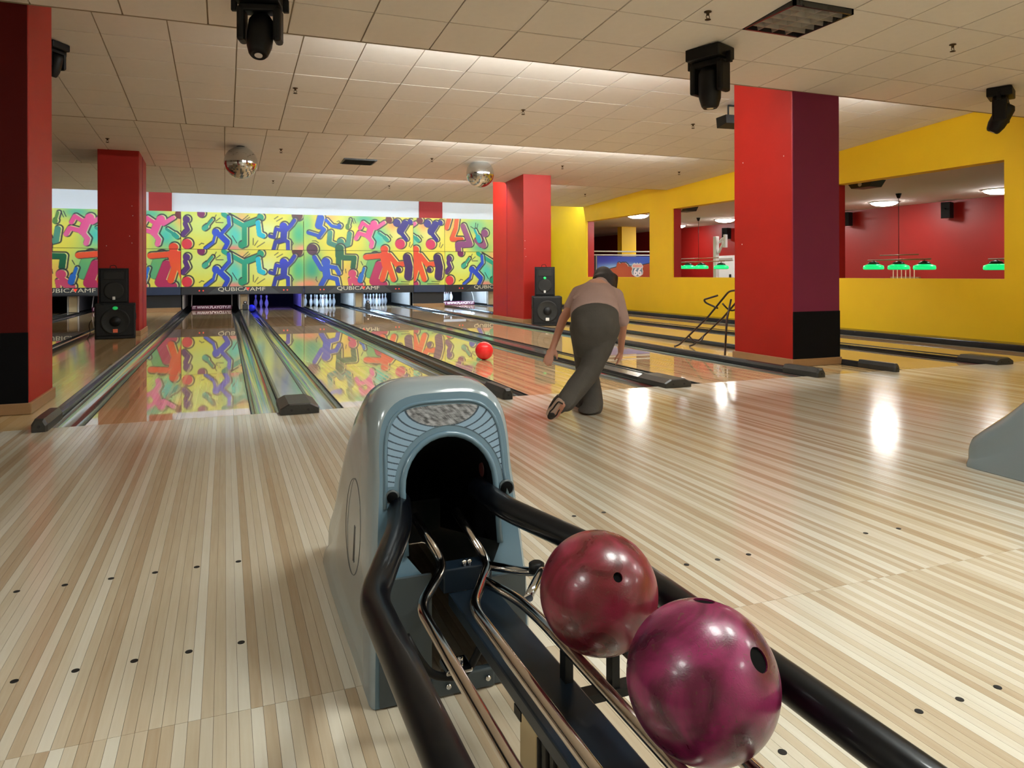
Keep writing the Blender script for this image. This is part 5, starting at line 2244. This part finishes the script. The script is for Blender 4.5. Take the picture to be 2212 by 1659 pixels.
# white post with curved bracket and the white door behind it
p = atX(1547, 600, 13.9)
t = thing('white_post', 'white post with a curved bracket arm in the billiard room', 'post', (p.x, p.y, PF))
zt1 = atX(1547, 511, 13.9).z
b = MB()
b.box(p.x - .06, p.x + .06, p.y - .07, p.y + .07, PF, zt1, .01)
b.build('post', 'whitepaint', t)
a1 = atX(1554, 524, 13.9)
a2 = atX(1567, 514, 13.9)
a3 = atX(1553, 546, 13.9)
a4 = atX(1567, 526, 13.9)
for pts in ([a1, a1.lerp(a2, .5) + Vector((0, 0, .06)), a2], [a3, a3.lerp(a4, .5) + Vector((0, 0, .10)), a4], [a1.lerp(a2, .5), a3.lerp(a4, .6)]):
    b = MB()
    b.tube(pts, .035, 8, .2)
    b.build('bracket_arm', 'whitepaint', t)
b = MB()
b.box(a2.x - .04, a2.x + .04, a2.y - .05, a2.y + .05, a4.z - .12, a2.z + .1, .006)
b.build('arm_head', 'whitepaint', t)
d0_ = atX(1549, 553, PX - .04)
d1_ = atX(1587, 553, PX - .04)
t = thing('white_door', 'white door with panel in the red billiard room wall', 'door', (PX - .04, (d0_.y + d1_.y) / 2, PF))
b = MB()
b.box(PX - .06, PX - .001, d1_.y, d0_.y, PF, d0_.z, .005)
b.build('leaf', 'whitepaint', t)
b = MB()
b.box(PX - .09, PX - .061, d1_.y + .08, d0_.y - .08, d0_.z - .16, d0_.z - .08, .004)
b.build('closer_rail', 'kick', t)
b = MB()
b.box(PX - .1, PX - .061, d1_.y + .15, d1_.y + .22, .85, 1.0, .004)
b.build('handle', 'plastic', t)
# small projector under the room ceiling
for (x, y, l) in ((1483, 447, 'dark projector under the ceiling seen in the middle opening'), (1871, 392, 'dark projector under the ceiling seen in the right opening')):
    p = atZ(x, y, PZ)
    t = thing('ceiling_projector', l, 'projector', (p.x, p.y, PZ - .12))
    b = MB()
    b.prism([(p.y - .3, PZ - .001), (p.y + .3, PZ - .001), (p.y + .2, PZ - .12), (p.y - .2, PZ - .12)], 'X', p.x - .15, p.x + .15)
    b.build('housing', 'band2', t)
    b = MB()
    b.lathe([(.04, p.x - .16), (.04, p.x - .14)], 12, (0, p.y, PZ - .06), axis='X')
    b.build('lens', 'lens', t)
# cue rack on the red wall
p = atX(1952, 590, PX - .1)
t = thing('cue_rack', 'wooden cue rack with white tipped cues on the red wall', 'cue rack', (p.x, p.y, .2))
b = MB()
b.box(PX - .08, PX - .002, p.y - .4, p.y + .4, .85, .93)
b.build('rack_board', 'skirting', t)
for i in range(6):
    b = MB()
    yy = p.y - .3 + i * .12
    b.tube([(PX - .1, yy, .2), (PX - .1, yy, 1.18)], [.016, .009], 8)
    b.build('cue', 'tan', t)

# banner with desert print on a framed counter, yellow pillar
YB = 15.0
c0 = atY(1290, 553, YB)
c1 = atY(1404, 553, YB)
zb0 = atY(1290, 606, YB).z
x0, x1 = c0.x, c1.x + .35
t = thing('banner_counter', 'counter front with a desert road banner and white top rails', 'counter', ((x0 + x1) / 2, YB, PF))
b = MB()
b.box(x0 - .3, x1, YB + .01, YB + .5, PF, c0.z + .0)
b.build('counter_body', 'band2', t)
zr0 = c0.z
ART_D = dict(bg='#3a55c0', sc_=.5, blobs=[(8, 4, 30, 30, '#2a2fa0'), (40, 24, 50, 9, '#86b4e0'), (110, 6, 30, 10, '#2f5fc8'), (75, 22, 20, 6, '#9cc4ea')],
             figs=[('#b85a38', '#c87048', [(14, [(30, 36), (52, 30), (80, 32)]), (26, [(25, 48), (80, 46), (150, 48)]), (9, [(46, 22), (60, 22)]), (5, [(45, 17), (45, 24)]), (4, [(52, 17), (59, 17)]), (16, [(95, 30), (150, 18)])])], strokes=[])
print_panel('printed_banner', t, x0, x1, zb0, zr0, ART_D, 0, (x1 - x0) / (c1.x - c0.x) * 114, 0, 53, YB, .012)
# road shield with number
sx0 = atY(1376.5, 583, YB)
hs = (atY(1376, 567, YB).z - atY(1376, 599, YB).z) / 2
ws = hs * .92


def shield(k, y):
    pts = [(-.75, .82), (-.45, .95), (-.2, .80), (0, .98), (.2, .80), (.45, .95), (.75, .82), (1.0, .45), (.86, .15), (1.0, -.2), (.92, -.6), (.5, -.85), (0, -1.0), (-.5, -.85), (-.92, -.6), (-1.0, -.2), (-.86, .15), (-1.0, .45)]
    b = MB()
    b.prism([(sx0.x + a * ws * k, sx0.z + c_ * hs * k) for a, c_ in pts], 'Y', y, y + .004)
    return b


shield(1.0, YB - .008).build('shield', 'badge_white', t)
b = MB()
b.box(sx0.x - ws * .78, sx0.x + ws * .78, YB - .013, YB - .010, sx0.z + hs * .36, sx0.z + hs * .70)
b.build('shield_band', mat('pink_band', '#e8a8a0', .5), t)
b = MB()
b.prism([(sx0.x + a * ws, sx0.z + c_ * hs) for a, c_ in ((-.74, .22), (.74, .22), (.84, -.2), (.78, -.55), (.4, -.74), (0, -.86), (-.4, -.74), (-.78, -.55), (-.84, -.2))], 'Y', YB - .013, YB - .010)
b.build('shield_field', mat('blue_grey_field', '#6f8aa0', .5), t)
me = text_mesh('66', hs * 1.35, .002, .95, .012)
link('shield_number', me, 'sweeptext', t, (sx0.x - (x0 + x1) / 2, -.016, sx0.z - .32 * hs - PF))
for dz in (.035, .15):
    b = MB()
    b.tube([(x0 - .3, YB - .03, zr0 + dz), (x1, YB - .03, zr0 + dz)], .022, 8)
    b.build('top_rail', 'whitepaint', t)
for i, xx in enumerate((x0 - .27, x0 - .15, x0 - .05)):
    b = MB()
    b.tube([(xx, YB - .03, zr0 + .03), (xx, YB - .03, zb0 - .2)], .018, 6)
    b.build('side_post', 'kick', t)
c0 = atY(1343, 470, 17.0)
c1 = atY(1374, 470, 17.0)
b = MB()
b.box(c0.x, c1.x, 17.0, 17.3, PF, PZ - .002)
single('yellow_pillar', b, 'yellow', 'yellow pillar rising behind the desert banner', 'column', ((c0.x + c1.x) / 2, 17.15, PF))
b = MB()
c2 = atY(1405, 470, 20.5)
c1 = atY(1366, 470, 20.5)
b.box(c1.x, min(c2.x + .4, PX), 20.5, 20.7, PF, PZ - .002)
struct(b.build('wall_far_side', 'yellow'))
